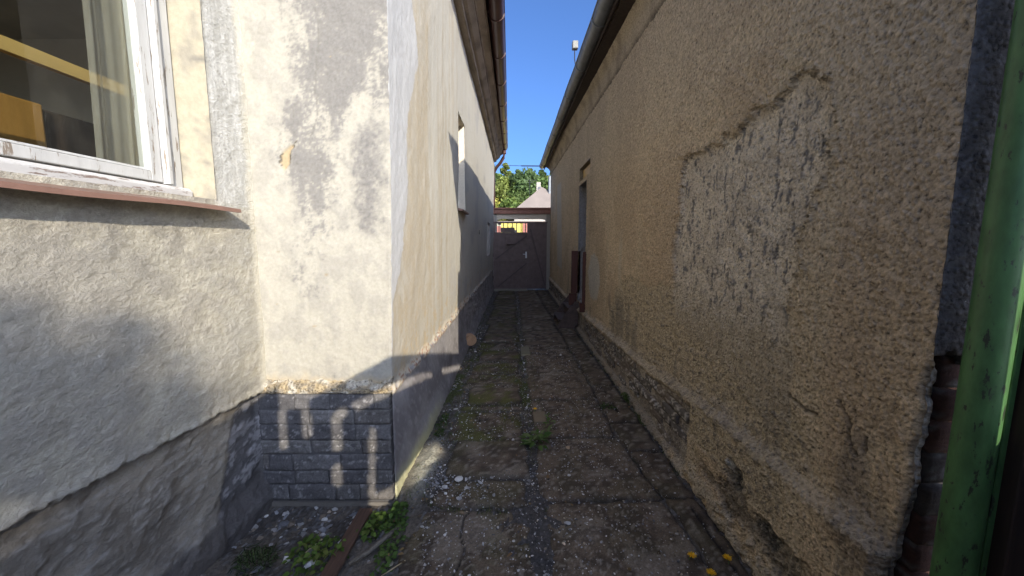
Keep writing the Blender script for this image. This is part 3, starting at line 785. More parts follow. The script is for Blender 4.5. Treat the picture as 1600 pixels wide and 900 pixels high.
# whitewashed bricks of the plinth
bcache = []
for i in range(24):
    bcache.append(brick_mesh(300 + i, .262, .066, .04, [(.17, .14, .115), (.14, .125, .115), (.20, .165, .13), (.13, .115, .10)][i % 4], (.05, .3, .15, .45, .22)[i % 5], [(.70, .66, .60), (.52, .47, .40), (.62, .56, .46)][i % 3], 14, 6))
for row in range(6):
    y = BRK0 + .04 + (.13 if row % 2 else 0) + random.uniform(-.02, .02)
    while y < 12.0:
        zt = float(np.interp(y, [1, 1.4, 2.2, 3.4, 6.7, 12.4], [.61, .615, .60, .50, .40, .46]))
        zb = .035 + row * .0765
        if zb + .066 < zt - .06 and random.random() < (.93 if row > 1 else .5) and not (5.9 < y < 7.0):
            o = link("brick", random.choice(bcache), M_brick, rh)
            o.location = (RX(y) - .026 + random.uniform(-.009, .010) - rh.location[0], y + .262 - rh.location[1], zb)
            o.rotation_euler = (random.uniform(-.015, .015), 0, -math.pi / 2 + random.uniform(-.015, .015))
        y += .274
# end face, with bricks laid bare
us = np.linspace(1.19, 2.2, 120); vs = np.linspace(-.1, 3.5, 260)
U, Z = np.meshgrid(us, vs, indexing='ij')
n_md = fbm(U * 7, Z * 7, 4, 230, .6); n_hi = fbm(U * 34, Z * 34, 3, 231, .6)
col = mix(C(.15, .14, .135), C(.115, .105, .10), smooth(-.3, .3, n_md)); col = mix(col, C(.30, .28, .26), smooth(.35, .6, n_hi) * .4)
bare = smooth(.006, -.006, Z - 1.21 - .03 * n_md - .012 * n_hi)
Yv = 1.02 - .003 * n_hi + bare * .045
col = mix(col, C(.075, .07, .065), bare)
P = np.stack([U - .002 + bare * .03 * smooth(1.26, 1.19, U), Yv + .03 * bare, Z], -1)
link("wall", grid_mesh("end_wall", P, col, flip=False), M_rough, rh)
ecache = [brick_mesh(400 + i, .27, .091, .13, [(.05, .024, .018), (.04, .032, .028), (.06, .03, .022)][i % 3], .3, (.10, .096, .092), 14, 7) for i in range(5)]
for row in range(12):
    z0 = .05 + row * .0985
    if z0 > 1.14: break
    x = 1.224 + (.0 if row % 2 else -.0)
    for j in range(3):
        L = .27
        o = link("brick", ecache[(row * 3 + j) % 5], M_brick, rh)
        o.location = (x + j * .283 + random.uniform(0, .012) - rh.location[0], 1.030 + random.uniform(-.006, .006) - rh.location[1], z0)
        o.rotation_euler = (0, random.uniform(-.01, .01), random.uniform(-.02, .02))

# cove, roof, gutter
ys = gsp(.95, 12.3, .03, 1.01); ts = np.linspace(0, 1, 26)
U, T = np.meshgrid(ys, ts, indexing='ij')
n_hi = fbm(U * 26, T * 14, 3, 240, .6); n_md = fbm(U * 4, T * 2, 4, 241)
ang = T * math.pi / 2
groove = smooth(.05, .0, T) 
cx = RX(U) - .015 - .185 * (1 - np.cos(ang)) + .02 * groove + .004 * n_hi * -1
cz = COVE(U) + .02 + (4.01 - .034 * 0 - COVE(U) - .05) * np.sin(ang)
col = mix(C(.47, .385, .265), C(.34, .275, .195), smooth(-.2, .45, n_md + .3 * fbm(U * 11, T * 1.2, 3, 242)))
col = mix(col, C(.08, .07, .06), smooth(.055, .02, T) * .8)
link("cornice_cove", grid_mesh("cornice_cove", np.stack([cx, U, cz], -1), col), M_rough, rh)
rg_x = lambda y: .975
rg_z = lambda y: 4.03 + .008 * math.sin(y * 2.1) + .005 * math.sin(y * 5.3)
MB().add([(.90, .85, 4.0), (.90, 12.45, 4.1), (4.6, 12.45, 6.5), (4.6, .85, 6.5)], [(0, 1, 2, 3)]).build("roof", M_beam, rh)
MB().add([(1.02, .93, 3.7), (1.02, 12.3, 4.08), (2.2, 12.3, 4.08), (2.2, .93, 3.7)], [(0, 1, 2, 3)]).build("soffit", M_darkwood, rh)
gutter(rg_x, rg_z, .85, 12.42, .087, "gutter", M_zinc, rh, [2.3 + 1.06 * i for i in range(10)], -1)
MB().box(1.03, 1.05, .95, 12.3, 3.90, 4.05).build('eave_light_stop', M_darkwood, rh)  # unseen board added to stop sun leaking under the roof edge
MB().box(1.26, 4.5, 12.27, 12.32, 0, 4.2).build("wall", M_plain, rh, col=(.35, .28, .19))
MB().box(4.5, 4.55, 1.02, 12.3, 0, 6.4).build("wall", M_plain, rh, col=(.35, .28, .19))
MB().add([(2.15, 1.03, 0), (4.5, 1.03, 0), (4.5, 1.03, 6.43), (1.0, 1.03, 4.06), (2.15, 1.03, 3.4)], [(0, 1, 2, 3, 4)]).build("wall", M_plain, rh, col=(.35, .28, .19))

MB().prism([(.93, 3.985), (.97, 3.78), (1.0, 3.70), (1.19, 3.37), (2.2, 3.37), (2.2, 4.86)], 'y', .90, .945).build("verge_light_stop", M_darkwood, rh)  # unseen end cap added to block sun leaking through the eave
# doorway and transom
xd = RX(6.5)
niche(6.2, 6.90, .50, 2.58, xd, .26, 1, (.33, .32, .31), M_rough, rh, "door_reveal")
MB().box(xd + .20, xd + .24, 6.22, 6.88, .52, 2.56).build("door", M_maroon, rh)
niche(5.95, 6.88, 2.65, 2.87, xd, .10, 1, (.30, .25, .17), M_rough, rh)
MB().box(xd + .06, xd + .085, 5.97, 6.86, 2.67, 2.85).build("transom_panel", M_pole, rh)
MB().box(xd - .115, xd + .05, 6.90, 6.95, .62, 1.41).box(xd - .16, xd - .02, 6.86, 6.90, .40, .62).build("door_board", M_maroon, rh, bevel=.004)
MB().box(xd - .05, xd + .02, 6.13, 6.18, .55, 1.41).box(xd - .09, xd + .02, 6.12, 6.19, .40, .55).build("door_board", M_maroon, rh, bevel=.004)

# little box on a stem above the gutter
t = thing("box_lamp", "small grey box on a thin stem above the grey gutter", "lamp", (.87, 5.5, 4.05))
MB().tube([(.89, 5.5, 4.02), (.875, 5.5, 4.12), (.875, 5.5, 4.24)], .007, 8).build("stem", M_black, t)
MB().box(.838, .918, 5.46, 5.54, 4.235, 4.34).build("lamp_housing", M_lampgrey, t, bevel=.012)

# doorstep
t = thing("doorstep", "small dark wooden steps leaning against the doorway of the brown wall", "steps", (1.0, 6.9, 0))
def stringer(y):
    return MB().prism([(.84, 0), (1.13, 0), (1.20, .10), (1.21, .50), (1.14, .50), (.97, .28), (.84, .07)], 'y', y, y + .045).build("stringer", M_stepwood, t, bevel=.004)
stringer(6.62); stringer(7.42)
MB().box(.85, 1.06, 6.67, 7.415, .13, .165).build("tread", M_stepwood, t, bevel=.003)
MB().box(1.02, 1.2, 6.67, 7.415, .34, .375).build("tread", M_stepwood, t, bevel=.003)
MB().box(1.045, 1.07, 6.67, 7.415, .17, .338).build("riser", M_stepwood, t)

# ================================================================== GREEN POST AND PLANK DOOR AT THE RIGHT EDGE
t = thing("green_post", "scuffed green metal post in front of the dark brick house corner", "post", (1.2, .90, 0))
MB().tube([(1.205, .93, -.05), (1.215, .93, .7), (1.235, .93, 2.0), (1.25, .93, 3.1)], .041, 32).build("tube", M_green, t, smooth_=True)
MB().prism([(1.246, -.05), (1.262, -.05), (1.305, 3.1), (1.289, 3.1)], 'y', .905, .945).build("flange", M_green, t, bevel=.002)
t = thing("plank_door", "dark brown plank door hung beside the green post at right edge", "door", (1.28, .8, 0))
MB().prism([(1.272, -.02), (1.335, -.02), (1.365, 2.9), (1.316, 2.9)], 'y', .88, .935).build("door_frame", M_darkwood, t, bevel=.004)
MB().box(1.338, 1.362, .47, .612, -.01, 2.95).build("plank", M_darkwood, t, bevel=.003)  # full-height planks out of view, placed to shade the house end face
MB().box(1.338, 1.362, .616, .742, -.01, 1.14).build("plank", M_darkwood, t, bevel=.003)  # cut short to shape a gap that lets sun stripe the post
MB().box(1.338, 1.362, .746, .876, -.01, 2.95).build("plank", M_darkwood, t, bevel=.003)

# ================================================================== GROUND
us = np.concatenate([np.linspace(-2.0, 1.6, 330)]); vs = gsp(.3, 12.6, .011, 1.007)
U, V = np.meshgrid(us, vs, indexing='ij')
n_lo = fbm(U * 2.2, V * 2.2, 4, 500); n_md = fbm(U * 9, V * 9, 4, 501, .6); n_hi = fbm(U * 40, V * 40, 3, 502, .65)
hz = -.012 + .010 * n_lo + .008 * n_md + .005 * n_hi
pocket = smooth(-.5, -.75, U) * smooth(2.3, 1.9, V)
hz -= .025 * pocket
hz += .03 * smooth(-1.32, -1.5, U) * smooth(1.9, 1.5, V)
col = mix(C(.13, .112, .092), C(.075, .067, .06), smooth(-.3, .4, n_md)); col = mix(col, C(.15, .13, .105), smooth(.1, .6, n_lo) * .7)
col = mix(col, C(.20, .20, .205), smooth(.35, .6, n_hi + .3 * n_md) * .6)
col = mix(col, C(.052, .054, .062), smooth(.35, .1, np.abs(U - .16)) * smooth(3.2, 2, V) * .6)
moss = smooth(.15, .5, fbm(U * 4, V * 3, 4, 505)) * smooth(2.2, 3, V) * smooth(7, 5, V); col = mix(col, C(.065, .085, .02), moss * .8)
strip_dust = np.exp(-((U + .60) / .07) ** 2 - ((V - 2.48) / .28) ** 2); col = mix(col, C(.44, .42, .33), np.clip(strip_dust * 1.2 + .35 * n_md * strip_dust, 0, .9)); hz += .02 * strip_dust  # rubble dust, its colour lightened to brighten the strip of sun here
tag(link("ground", grid_mesh("ground", np.stack([U, V, hz], -1), col), M_ground), kind="structure")
# yard behind the camera and land all the way to the horizon
yd = MB()
for (x0, x1, y0, y1) in ((-14, 1500, -1200, .3), ):
    pass
tag(MB().add([(-1500, -1500, -.05), (1500, -1500, -.05), (1500, 1500, -.05), (-1500, 1500, -.05)], [(0, 1, 2, 3)]).build("terrain", M_yard), kind="structure")

# paving slabs
pv = bpy.data.objects.new("alley_paving", None); COL.objects.link(pv); pv["kind"] = "structure"
def slab(x0a, x0b, x1a, x1b, y0, y1, zt, seed, moss_k=0.5, tone=1.0, res=None):
    """slab between y0 and y1; x edges given at both ends"""
    d = max(.010, .0062 * (y0 + 1.0)) if res is None else res
    nx = max(6, int((x1a - x0a) / d)); ny = max(5, int((y1 - y0) / d))
    a = np.linspace(0, 1, nx); b = np.linspace(0, 1, ny)
    A, B = np.meshgrid(a, b, indexing='ij')
    s = seed * 3.17
    # rounded, broken outline
    rx = np.abs(A * 2 - 1) ** 14; ry = np.abs(B * 2 - 1) ** 14
    xl = x0a + (x0b - x0a) * B; xr = x1a + (x1b - x1a) * B
    Xs = xl + (xr - xl) * A; Ys = y0 + (y1 - y0) * B
    cxm = .5 * (xl + xr); cym = .5 * (y0 + y1)
    k = 1 - .035 * (rx * ry) 
    Xs = cxm + (Xs - cxm) * k; Ys = cym + (Ys - cym) * k
    wob = .022
    Xs = Xs + rx * wob * fbm(Ys * 5 + s, Xs * 0, 3, seed); Ys = Ys + ry * wob * fbm(Xs * 5 - s, Ys * 0, 3, seed + 7)
    e = np.clip(np.minimum(np.minimum(A, 1 - A) * (x1a - x0a), np.minimum(B, 1 - B) * (y1 - y0)) / .03, 0, 1)
    n_md = fbm(Xs * 7 + s, Ys * 7, 4, seed + 20, .6); n_hi = fbm(Xs * 34, Ys * 34, 3, seed + 21, .65); n_lo = fbm(Xs * 2, Ys * 2, 3, 533)
    tilt = random.uniform(-.006, .006)
    Zs = zt + tilt * (A - .5) + random.uniform(-.006, .006) * (B - .5) - .004 * (1 - e) ** 2 - .010 * (1 - e) * smooth(.0, .4, n_md) + .0022 * n_hi + .005 * n_md
    crk = np.full(A.shape, 9.)
    if seed % 3 == 0:
        px = random.uniform(.3, .7)
        crk = np.abs(A - px - .1 * fbm(B * 3 + s, B * 0, 3, seed + 40)) * (x1a - x0a)
    c = mix(C(.150, .115, .082), C(.082, .064, .048), smooth(-.35, .4, n_md + .5 * n_lo)) * tone
    c = mix(c, C(.25, .21, .165) * tone, smooth(.3, .7, n_lo - .25 * n_md) * .6)
    c = mix(c, C(.34, .30, .25), smooth(.36, .56, n_hi + .15 * n_md) * .6)
    c = mix(c, C(.025, .023, .02), smooth(.1, .5, fbm(Xs * 3.3, Ys * 4.5, 4, 541)) * .55 * moss_k)
    c = mix(c, C(.10, .105, .028), smooth(-.05, .4, fbm(Xs * 4, Ys * 3, 4, 542) + .3 * n_hi) * moss_k * .85)
    ck = smooth(.007, .002, crk); c = mix(c, C(.02, .018, .016), ck); Zs = Zs - .012 * ck
    c = mix(c, C(.05, .045, .04), (1 - e) * .4)
    P = np.stack([Xs, Ys, Zs], -1)
    idx = np.arange(nx * ny).reshape(nx, ny)
    F = np.stack([idx[:-1, :-1], idx[1:, :-1], idx[1:, 1:], idx[:-1, 1:]], -1).reshape(-1, 4)
    ring = np.concatenate([idx[:, 0], idx[-1, 1:], idx[-2::-1, -1], idx[0, -2:0:-1]])
    VV = P.reshape(-1, 3); back = VV[ring].copy(); back[:, 2] -= .06
    n0 = len(VV); kk = len(ring); i = np.arange(kk)
    F2 = np.stack([ring[i], n0 + i, n0 + (i + 1) % kk, ring[(i + 1) % kk]], -1)
    me = np_mesh("paving_slab", np.concatenate([VV, back]), np.concatenate([F, F2]), np.concatenate([c.reshape(-1, 3), c.reshape(-1, 3)[ring] * .8]))
    return link("paving_slab", me, M_slab, pv)

sd_ = 600
yl = [.75, 2.03, 2.30, 2.78, 3.30, 3.42, 3.86, 4.30, 4.72, 5.2, 5.75, 6.35, 7.0, 7.7, 8.5, 9.3, 10.2, 11.2, 12.25]
for i, (a, b) in enumerate(zip(yl[:-1], yl[1:])):
    g = .008 + .004 * (i % 3)
    xl = -.52 + .035 * (i % 3); xr = .12 - .03 * (i % 2)
    if a < 1: xl = -.56
    slab(xl, xl + .02, xr, xr - .01, a + g, b - g, .006 + .010 * ((i * 7) % 3 - 1), sd_ + i, .25 if a < 2.4 else (.95 if a < 5.5 else .6)); 
yr = [.75, 2.09, 2.82, 3.55, 4.22, 5.35, 6.3, 7.4, 8.6, 9.8, 11.0, 12.25]
for i, (a, b) in enumerate(zip(yr[:-1], yr[1:])):
    x0 = .20 if a < 2 else .18; x1a = float(np.interp(a, [.7, 2.08, 2.8, 4.2, 12], [1.0, .93, .84, .87, .80])); x1b = float(np.interp(b, [.7, 2.08, 2.8, 4.2, 12], [1.0, .93, .84, .87, .80]))
    slab(x0, x0, x1a - .008, x1b - .008, a + .007, b - .007, .004 + .004 * (i % 2), sd_ + 40 + i, .12, 1.08)
ye = [.75, 1.55, 2.10, 2.62, 3.05, 3.9, 4.9, 6.0, 7.2, 8.6, 10.2, 12.25]
for i, (a, b) in enumerate(zip(ye[:-1], ye[1:])):
    x0a = float(np.interp(a, [.7, 2.08, 2.8, 4.2, 12], [1.0, .93, .84, .87, .80])) + .008; x0b = float(np.interp(b, [.7, 2.08, 2.8, 4.2, 12], [1.0, .93, .84, .87, .80])) + .008
    x1 = 1.115 + .01 * (a > 4)
    slab(x0a, x0b, x1, x1, a + .006, b - .006, .012 + .004 * (i % 2), sd_ + 80 + i, .15, .92)
tag(MB().box(.19, .30, 3.04, 3.24, -.03, .028).build("paver", M_stone, None, bevel=.006, col=(.21, .17, .115)), "small square tan paving block set upright beside the green weed", "paving block")
tag(MB().box(.13, .25, 5.0, 5.4, -.03, .022).build("paver", M_stone, None, bevel=.006, col=(.24, .22, .15)), "pale square block lying far along between the paving strips", "paving block")

# gravel: one mesh of small stones
ico = [(0, 0, 1), (.89, 0, .45), (.28, .85, .45), (-.72, .53, .45), (-.72, -.53, .45), (.28, -.85, .45), (.72, .53, -.45), (-.28, .85, -.45), (-.89, 0, -.45), (-.28, -.85, -.45), (.72, -.53, -.45), (0, 0, -1)]
icf = [(0, 1, 2), (0, 2, 3), (0, 3, 4), (0, 4, 5), (0, 5, 1), (1, 6, 2), (2, 7, 3), (3, 8, 4), (4, 9, 5), (5, 10, 1), (6, 7, 2), (7, 8, 3), (8, 9, 4), (9, 10, 5), (10, 6, 1), (11, 7, 6), (11, 8, 7), (11, 9, 8), (11, 10, 9), (11, 6, 10)]
ico = np.array(ico); icf = np.array(icf)
def stones(N, fx_, size, cols, seed):
    g = np.random.default_rng(seed)
    xy = fx_(g, N); N = len(xy)
    s = size[0] * (size[1] / size[0]) ** (g.random(N) ** 2.2)
    V = ico[None] * (1 + .35 * g.standard_normal((N, 12, 1)) * .6) * (np.array([1, .8, .55]) * (1 + .25 * g.standard_normal((N, 1, 3)))) * s[:, None, None]
    a = g.random(N) * 6.28; ca, sa = np.cos(a)[:, None], np.sin(a)[:, None]
    V = np.stack([V[..., 0] * ca - V[..., 1] * sa, V[..., 0] * sa + V[..., 1] * ca, V[..., 2]], -1)
    V[..., 0] += xy[:, :1]; V[..., 1] += xy[:, 1:2]; V[..., 2] += xy[:, 2:3] + (s * .2)[:, None]
    cc = np.array(cols)[g.choice(len(cols), N)] * (1 + .25 * g.standard_normal((N, 1)))
    F = (icf[None] + (np.arange(N) * 12)[:, None, None]).reshape(-1, 3)
    return V.reshape(-1, 3), F, np.repeat(cc, 12, 0)
def zone(x0, x1, y0, y1, z):
    def f(g, N):
        return np.stack([g.uniform(x0, x1, N), g.uniform(y0, y1, N), np.full(N, z)], -1)
    return f
def merge(parts, name, mat, label_kind="stuff"):
    V = []; F = []; c = []; n = 0
    for v, f, k in parts:
        V.append(v); F.append(f + n); c.append(k); n += len(v)
    o = link(name, np_mesh(name, np.concatenate(V), np.concatenate(F), np.concatenate(c), False), mat)
    o["kind"] = label_kind
    return o
greys = [(.20, .195, .20), (.13, .13, .135), (.28, .27, .26), (.10, .095, .09), (.22, .18, .14)]
pale = [(.55, .53, .50), (.40, .39, .38), (.30, .30, .31), (.62, .60, .58), (.2, .2, .21)]
def gauss(cx, cy, sx, sy, z):
    def f(g, N): return np.stack([cx + sx * g.standard_normal(N), cy + sy * g.standard_normal(N), np.full(N, z)], -1)
    return f
merge([stones(2600, zone(-1.5, -.58, .9, 2.08, -.05), (.004, .022), greys, 1),
       stones(500, zone(-1.5, -.55, .9, 2.1, -.045), (.006, .03), pale + greys, 2),
       stones(1500, zone(.10, .22, .8, 3.2, -.016), (.003, .012), greys + [(.5, .5, .5)], 3),
       stones(330, gauss(-.50, 2.32, .05, .09, .004), (.003, .011), pale[1:] + greys, 4),
       stones(200, gauss(-.59, 2.74, .035, .07, -.004), (.002, .008), pale[1:] + greys, 5),
       stones(900, zone(-.66, -.45, 2.1, 7.0, -.015), (.004, .02), greys + pale[:2], 6),
       stones(9000, zone(-.5, 1.08, .95, 5.5, .010), (.0017, .0065), greys + pale + pale + [(.6, .56, .5)], 7),
       stones(900, zone(-.5, .9, 1.1, 3.5, .010), (.0035, .009), pale + [(.45, .38, .28)], 12),
       stones(130, zone(-.45, .9, 1.0, 6.0, .012), (.008, .02), greys + pale + [(.3, .22, .14)], 8),
       stones(500, zone(.12, .24, 3.2, 11, -.01), (.005, .02), greys + pale[1:3], 9),
       stones(90, gauss(-.25, 2.2, .12, .06, .010), (.003, .016), pale, 10),
       stones(600, zone(1.10, 1.16, 1.2, 8.0, -.012), (.004, .015), greys, 11)], "gravel", M_stone)

def single_stone(x, y, z, r, col, label, seed):
    g = np.random.default_rng(seed)
    V, F, c = stones(1, lambda g, N: np.array([[x, y, z]]), (r, r * 1.01), [col], seed)
    o = link("stone", np_mesh("stone", V - np.array([x, y, z]), F, c, False), M_stone)
    o.location = (x, y, z)
    m = o.modifiers.new("sub", 'SUBSURF'); m.levels = 1; m.render_levels = 2
    return tag(o, label, "stone")
single_stone(-.60, 1.66, -.015, .022, (.42, .37, .28), "round tan stone among the weeds near the bottom edge", 31)
single_stone(-.90, 1.93, -.025, .02, (.44, .43, .42), "pale grey stone beside the upper end of the brown lath", 32)
single_stone(-1.03, 1.86, -.03, .02, (.5, .48, .46), "whitish stone on the dark dirt in front of the painted bricks", 33)
single_stone(.165, 3.07, .01, .024, (.36, .33, .30), "round grey stone left of the tan paving block", 34)
single_stone(-.35, 2.27, .016, .035, (.58, .56, .53), "flat white rubble lump on the paving near the wall corner", 35)

# ================================================================== PLANTS
def leaf_shape(n=5, w=.5, fold=.12):
    """local leaf: along +x length 1"""
    xs = np.linspace(0, 1, n); ws = w * np.sin(np.pi * np.clip(xs, .02, .985) ** .75) * .5
    V = []
    for x, b in zip(xs, ws):
        zc = -.25 * x * x
        V += [(x, -b, zc + fold * b * 2), (x, 0, zc), (x, b, zc + fold * b * 2)]
    F = []
    for i in range(n - 1):
        for j in range(2): F.append((i * 3 + j, i * 3 + j + 1, (i + 1) * 3 + j + 1, (i + 1) * 3 + j))
    return np.array(V), np.array(F)
def put_leaves(N, f, seed, n=5, w=.5, fold=.12):
    """f(g,i) -> (pos, yaw, pitch, roll, length, colour)"""
    g = np.random.default_rng(seed); LV, LF = leaf_shape(n, w, fold)
    V = []; F = []; c = []
    for i in range(N):
        p, ya, pi_, ro, L, k = f(g, i)
        v = LV * L
        cr, sr = math.cos(ro), math.sin(ro); v = np.stack([v[:, 0], v[:, 1] * cr - v[:, 2] * sr, v[:, 1] * sr + v[:, 2] * cr], -1)
        cp, sp = math.cos(pi_), math.sin(pi_); v = np.stack([v[:, 0] * cp - v[:, 2] * sp, v[:, 1], v[:, 0] * sp + v[:, 2] * cp], -1)
        cy, sy = math.cos(ya), math.sin(ya); v = np.stack([v[:, 0] * cy - v[:, 1] * sy, v[:, 0] * sy + v[:, 1] * cy, v[:, 2]], -1)
        V.append(v + np.array(p)); F.append(LF + i * len(LV)); c.append(np.tile(np.array(k) * (1 + .2 * g.standard_normal()), (len(LV), 1)))
    return np.concatenate(V), np.concatenate(F), np.concatenate(c)
def clump(name, label, cat, loc, rx, ry, h, N, L, cols, seed, w=.7, group=None):
    t = thing(name, label, cat, loc, group)
    stems = MB()
    def f(g, i):
        a = g.random() * 6.28; r = math.sqrt(g.random()); x, y = rx * r * math.cos(a), ry * r * math.sin(a)
        z = h * (1 - .6 * r * r) * (.25 + .75 * g.random())
        if i % 6 == 0: stems.tube([(x * .6, y * .6, -.03), (x * .85, y * .85, z * .6), (x, y, z)], .0016, 4, False)
        return (x, y, z), g.random() * 6.28, g.uniform(-.5, .5), g.uniform(-.6, .6), L * g.uniform(.55, 1.25), cols[int(g.integers(len(cols)))]
    V, F, c = put_leaves(N, f, seed, 5, w)
    link("leaves", np_mesh("leaves", V, F, c), M_leaf, t, True)
    stems.build("stems", M_stem, t, local=True)
    return t
gr1 = [(.10, .17, .03), (.13, .20, .04), (.07, .12, .025), (.16, .20, .05)]
clump("weed", "bushy light green weed left of the brown lath", "weed", (-.98, 1.72, -.045), .15, .12, .10, 190, .030, gr1, 51, .8)
clump("weed", "green weed tuft right of the lath below the wall corner", "weed", (-.76, 1.92, -.04), .09, .10, .07, 150, .030, gr1, 52, .8)
clump("weed", "trailing green weeds along the edge of the nearest paving slab", "weed", (-.62, 1.76, -.03), .06, .22, .05, 150, .026, [(.08, .14, .03), (.1, .16, .04)], 53, .8)
clump("weed", "low green weeds growing against the foot of the corner wall", "weed", (-.66, 1.99, -.03), .06, .10, .08, 120, .026, [(.06, .11, .025), (.08, .14, .03)], 54, .8)
clump("weed", "dark mossy tuft against the shaded alley wall", "weed", (-.60, 3.05, -.01), .05, .22, .05, 120, .024, [(.05, .085, .02), (.06, .10, .025)], 55, .7)
clump("weed", "dark feathery weed by the grey wall at bottom left", "weed", (-1.27, 1.68, -.04), .10, .08, .10, 330, .030, [(.035, .05, .018), (.05, .065, .025), (.03, .04, .015)], 56, .16)
clump("weed", "small green sprig growing at the base of the brown wall", "weed", (1.13, 3.55, 0), .02, .10, .08, 70, .03, [(.08, .13, .03)], 57, .4)
clump("weed", "flat rosette weed on the joint left of the border slabs", "weed", (.90, 3.35, .012), .07, .06, .03, 50, .05, [(.05, .08, .025), (.07, .1, .03)], 58, .25)

# the big weed in the middle of the path: broad leaves as parts
t = thing("weed", "broad leaved green weed in the middle of the paving", "weed", (.205, 2.76, 0))
LV, LF = leaf_shape(6, .62, .15)
lms = []
for k, c in enumerate([(.08, .15, .03), (.06, .12, .025), (.12, .19, .05), (.15, .2, .07)]):
    lms.append(np_mesh("leaf", LV, LF, np.tile(np.array(c), (len(LV), 1))))
for i in range(46):
    a = random.uniform(0, 6.28); r = random.uniform(.0, .12)
    o = link("leaf", lms[i % 4 if r > .05 else 2 + i % 2], M_leaf, t, True)
    o.location = (r * .9 * math.cos(a) - .01, r * .8 * math.sin(a) - .02, .02 + .06 * random.random() * (1 - r * 4))
    o.rotation_euler = (random.uniform(-.4, .4), random.uniform(-.6, .15), a + random.uniform(-.7, .7)); s_ = random.uniform(.04, .07); o.scale = (s_, s_, s_)
for i in range(24):
    o = link("leaf", lms[3 if i % 3 else 0], M_leaf, t, True)
    k = random.random()
    o.location = (.05 + .10 * k + random.gauss(0, .03), .10 + .16 * k + random.gauss(0, .04), .03 + .07 * random.random())
    o.rotation_euler = (random.uniform(-.5, .5), random.uniform(-.9, .1), random.uniform(0, 6.28)); s_ = random.uniform(.03, .055); o.scale = (s_, s_ * .6, s_)
st = MB()
for i in range(9): 
    a = random.uniform(0, 6.28); st.tube([(0, 0, -.02), (.04 * math.cos(a), .04 * math.sin(a), .04), (.10 * math.cos(a), .09 * math.sin(a), .06)], .003, 5, False)
st.build("stems", M_stem, t, local=True)

# moss and grass blades on and between slabs
def blades(N, fx_, L, cols, seed):
    g = np.random.default_rng(seed); xy = fx_(g, N)
    a = g.random(N) * 6.28; l = L * g.uniform(.4, 1.2, N); b = g.uniform(.2, 1.0, N); w = .0022
    dx, dy = np.cos(a), np.sin(a)
    V = np.zeros((N, 6, 3)); 
    for k, tt in enumerate((0, .5, 1)):
        for j, sgn in enumerate((-1, 1)):
            ww = w * (1 - tt * .8) * sgn
            V[:, k * 2 + j, 0] = xy[:, 0] + dx * l * b * tt ** 1.5 - dy * ww
            V[:, k * 2 + j, 1] = xy[:, 1] + dy * l * b * tt ** 1.5 + dx * ww
            V[:, k * 2 + j, 2] = xy[:, 2] + l * (tt - .4 * b * tt * tt)
    F = np.array([(0, 1, 3, 2), (2, 3, 5, 4)])
    F = (F[None] + (np.arange(N) * 6)[:, None, None]).reshape(-1, 4)
    cc = np.array(cols)[g.choice(len(cols), N)] * (1 + .2 * g.standard_normal((N, 1)))
    return V.reshape(-1, 3), F, np.repeat(cc, 6, 0)
gcol = [(.07, .10, .025), (.10, .13, .035), (.05, .075, .02), (.16, .15, .06)]
def mossy(x0, x1, y0, y1, z, thr, seed):
    def f(g, N):
        x = g.uniform(x0, x1, N); y = g.uniform(y0, y1, N)
        k = fbm(x * 5, y * 4, 3, seed) > thr
        return np.stack([x[k], y[k], np.full(k.sum(), z)], -1)
    return f
def blades_m(N, f, L, cols, seed):
    g = np.random.default_rng(seed); xy = f(g, N); return blades(len(xy), lambda g_, n_: xy, L, cols, seed)
merge([blades_m(5200, mossy(-.6, .3, 2.6, 5.2, .004, .12, 611), .022, gcol, 71),
       blades_m(1500, mossy(.08, .26, 2.4, 9.0, -.005, -.1, 612), .035, gcol, 72),
       blades_m(1200, mossy(-.66, -.5, 2.1, 9.0, -.01, .0, 613), .04, gcol, 73),
       blades_m(700, mossy(1.08, 1.15, 1.5, 9.0, -.005, .05, 614), .035, gcol, 74),
       blades_m(700, mossy(-.55, .2, 1.98, 2.1, -.01, .0, 615), .025, gcol, 75)], "moss", M_leaf)

V, F, c = put_leaves(260, lambda g, i: ((g.uniform(-.62, 1.12) if i % 3 else g.choice([g.normal(-.56, .05), g.normal(1.1, .02)]), g.uniform(1.2, 6.5), g.uniform(.008, .022)), g.random() * 6.28, g.uniform(-.2, .2), g.uniform(-.4, .4), g.uniform(.012, .035), [(.16, .10, .05), (.22, .15, .07), (.10, .07, .04), (.27, .19, .08)][int(g.integers(4))]), 91, 4, .55)
tag(link("leaf_litter", np_mesh("leaf_litter", V, F, c), M_leaf), kind="stuff")
def dandelion(label, x, y, h, lean, seed):
    g = random.Random(seed)
    t = thing("dandelion", label, "flower", (x, y, 0), "dandelions in bloom on the paving")
    MB().tube([(0, 0, -.01), (lean * .4, 0, h * .6), (lean, 0, h)], .0022, 6).build("stem", M_stem, t, local=True)
    pt = MB()
    for ring, (n, L, up) in enumerate(((16, .021, .15), (12, .016, .5), (8, .010, 1.0))):
        for i in range(n):
            a = 2 * math.pi * i / n + ring * .2 + g.uniform(-.1, .1); w = .0035
            ca, sa = math.cos(a), math.sin(a); c2 = math.cos(up); s2 = math.sin(up); l = L * g.uniform(.85, 1.1)
            pt.add([(lean - sa * w * .5, ca * w * .5, h), (lean + sa * w * .5, -ca * w * .5, h), (lean + ca * l * c2 + sa * w * .6, sa * l * c2 - ca * w * .6, h + l * s2 * .6), (lean + ca * l * c2 - sa * w * .6, sa * l * c2 + ca * w * .6, h + l * s2 * .6)], [(0, 1, 2, 3)])
    pt.build("petals", M_flower, t, local=True)
    MB().tube([(lean, 0, h - .012), (lean, 0, h - .002)], [.004, .007], 8).build("calyx", M_stem, t, local=True)
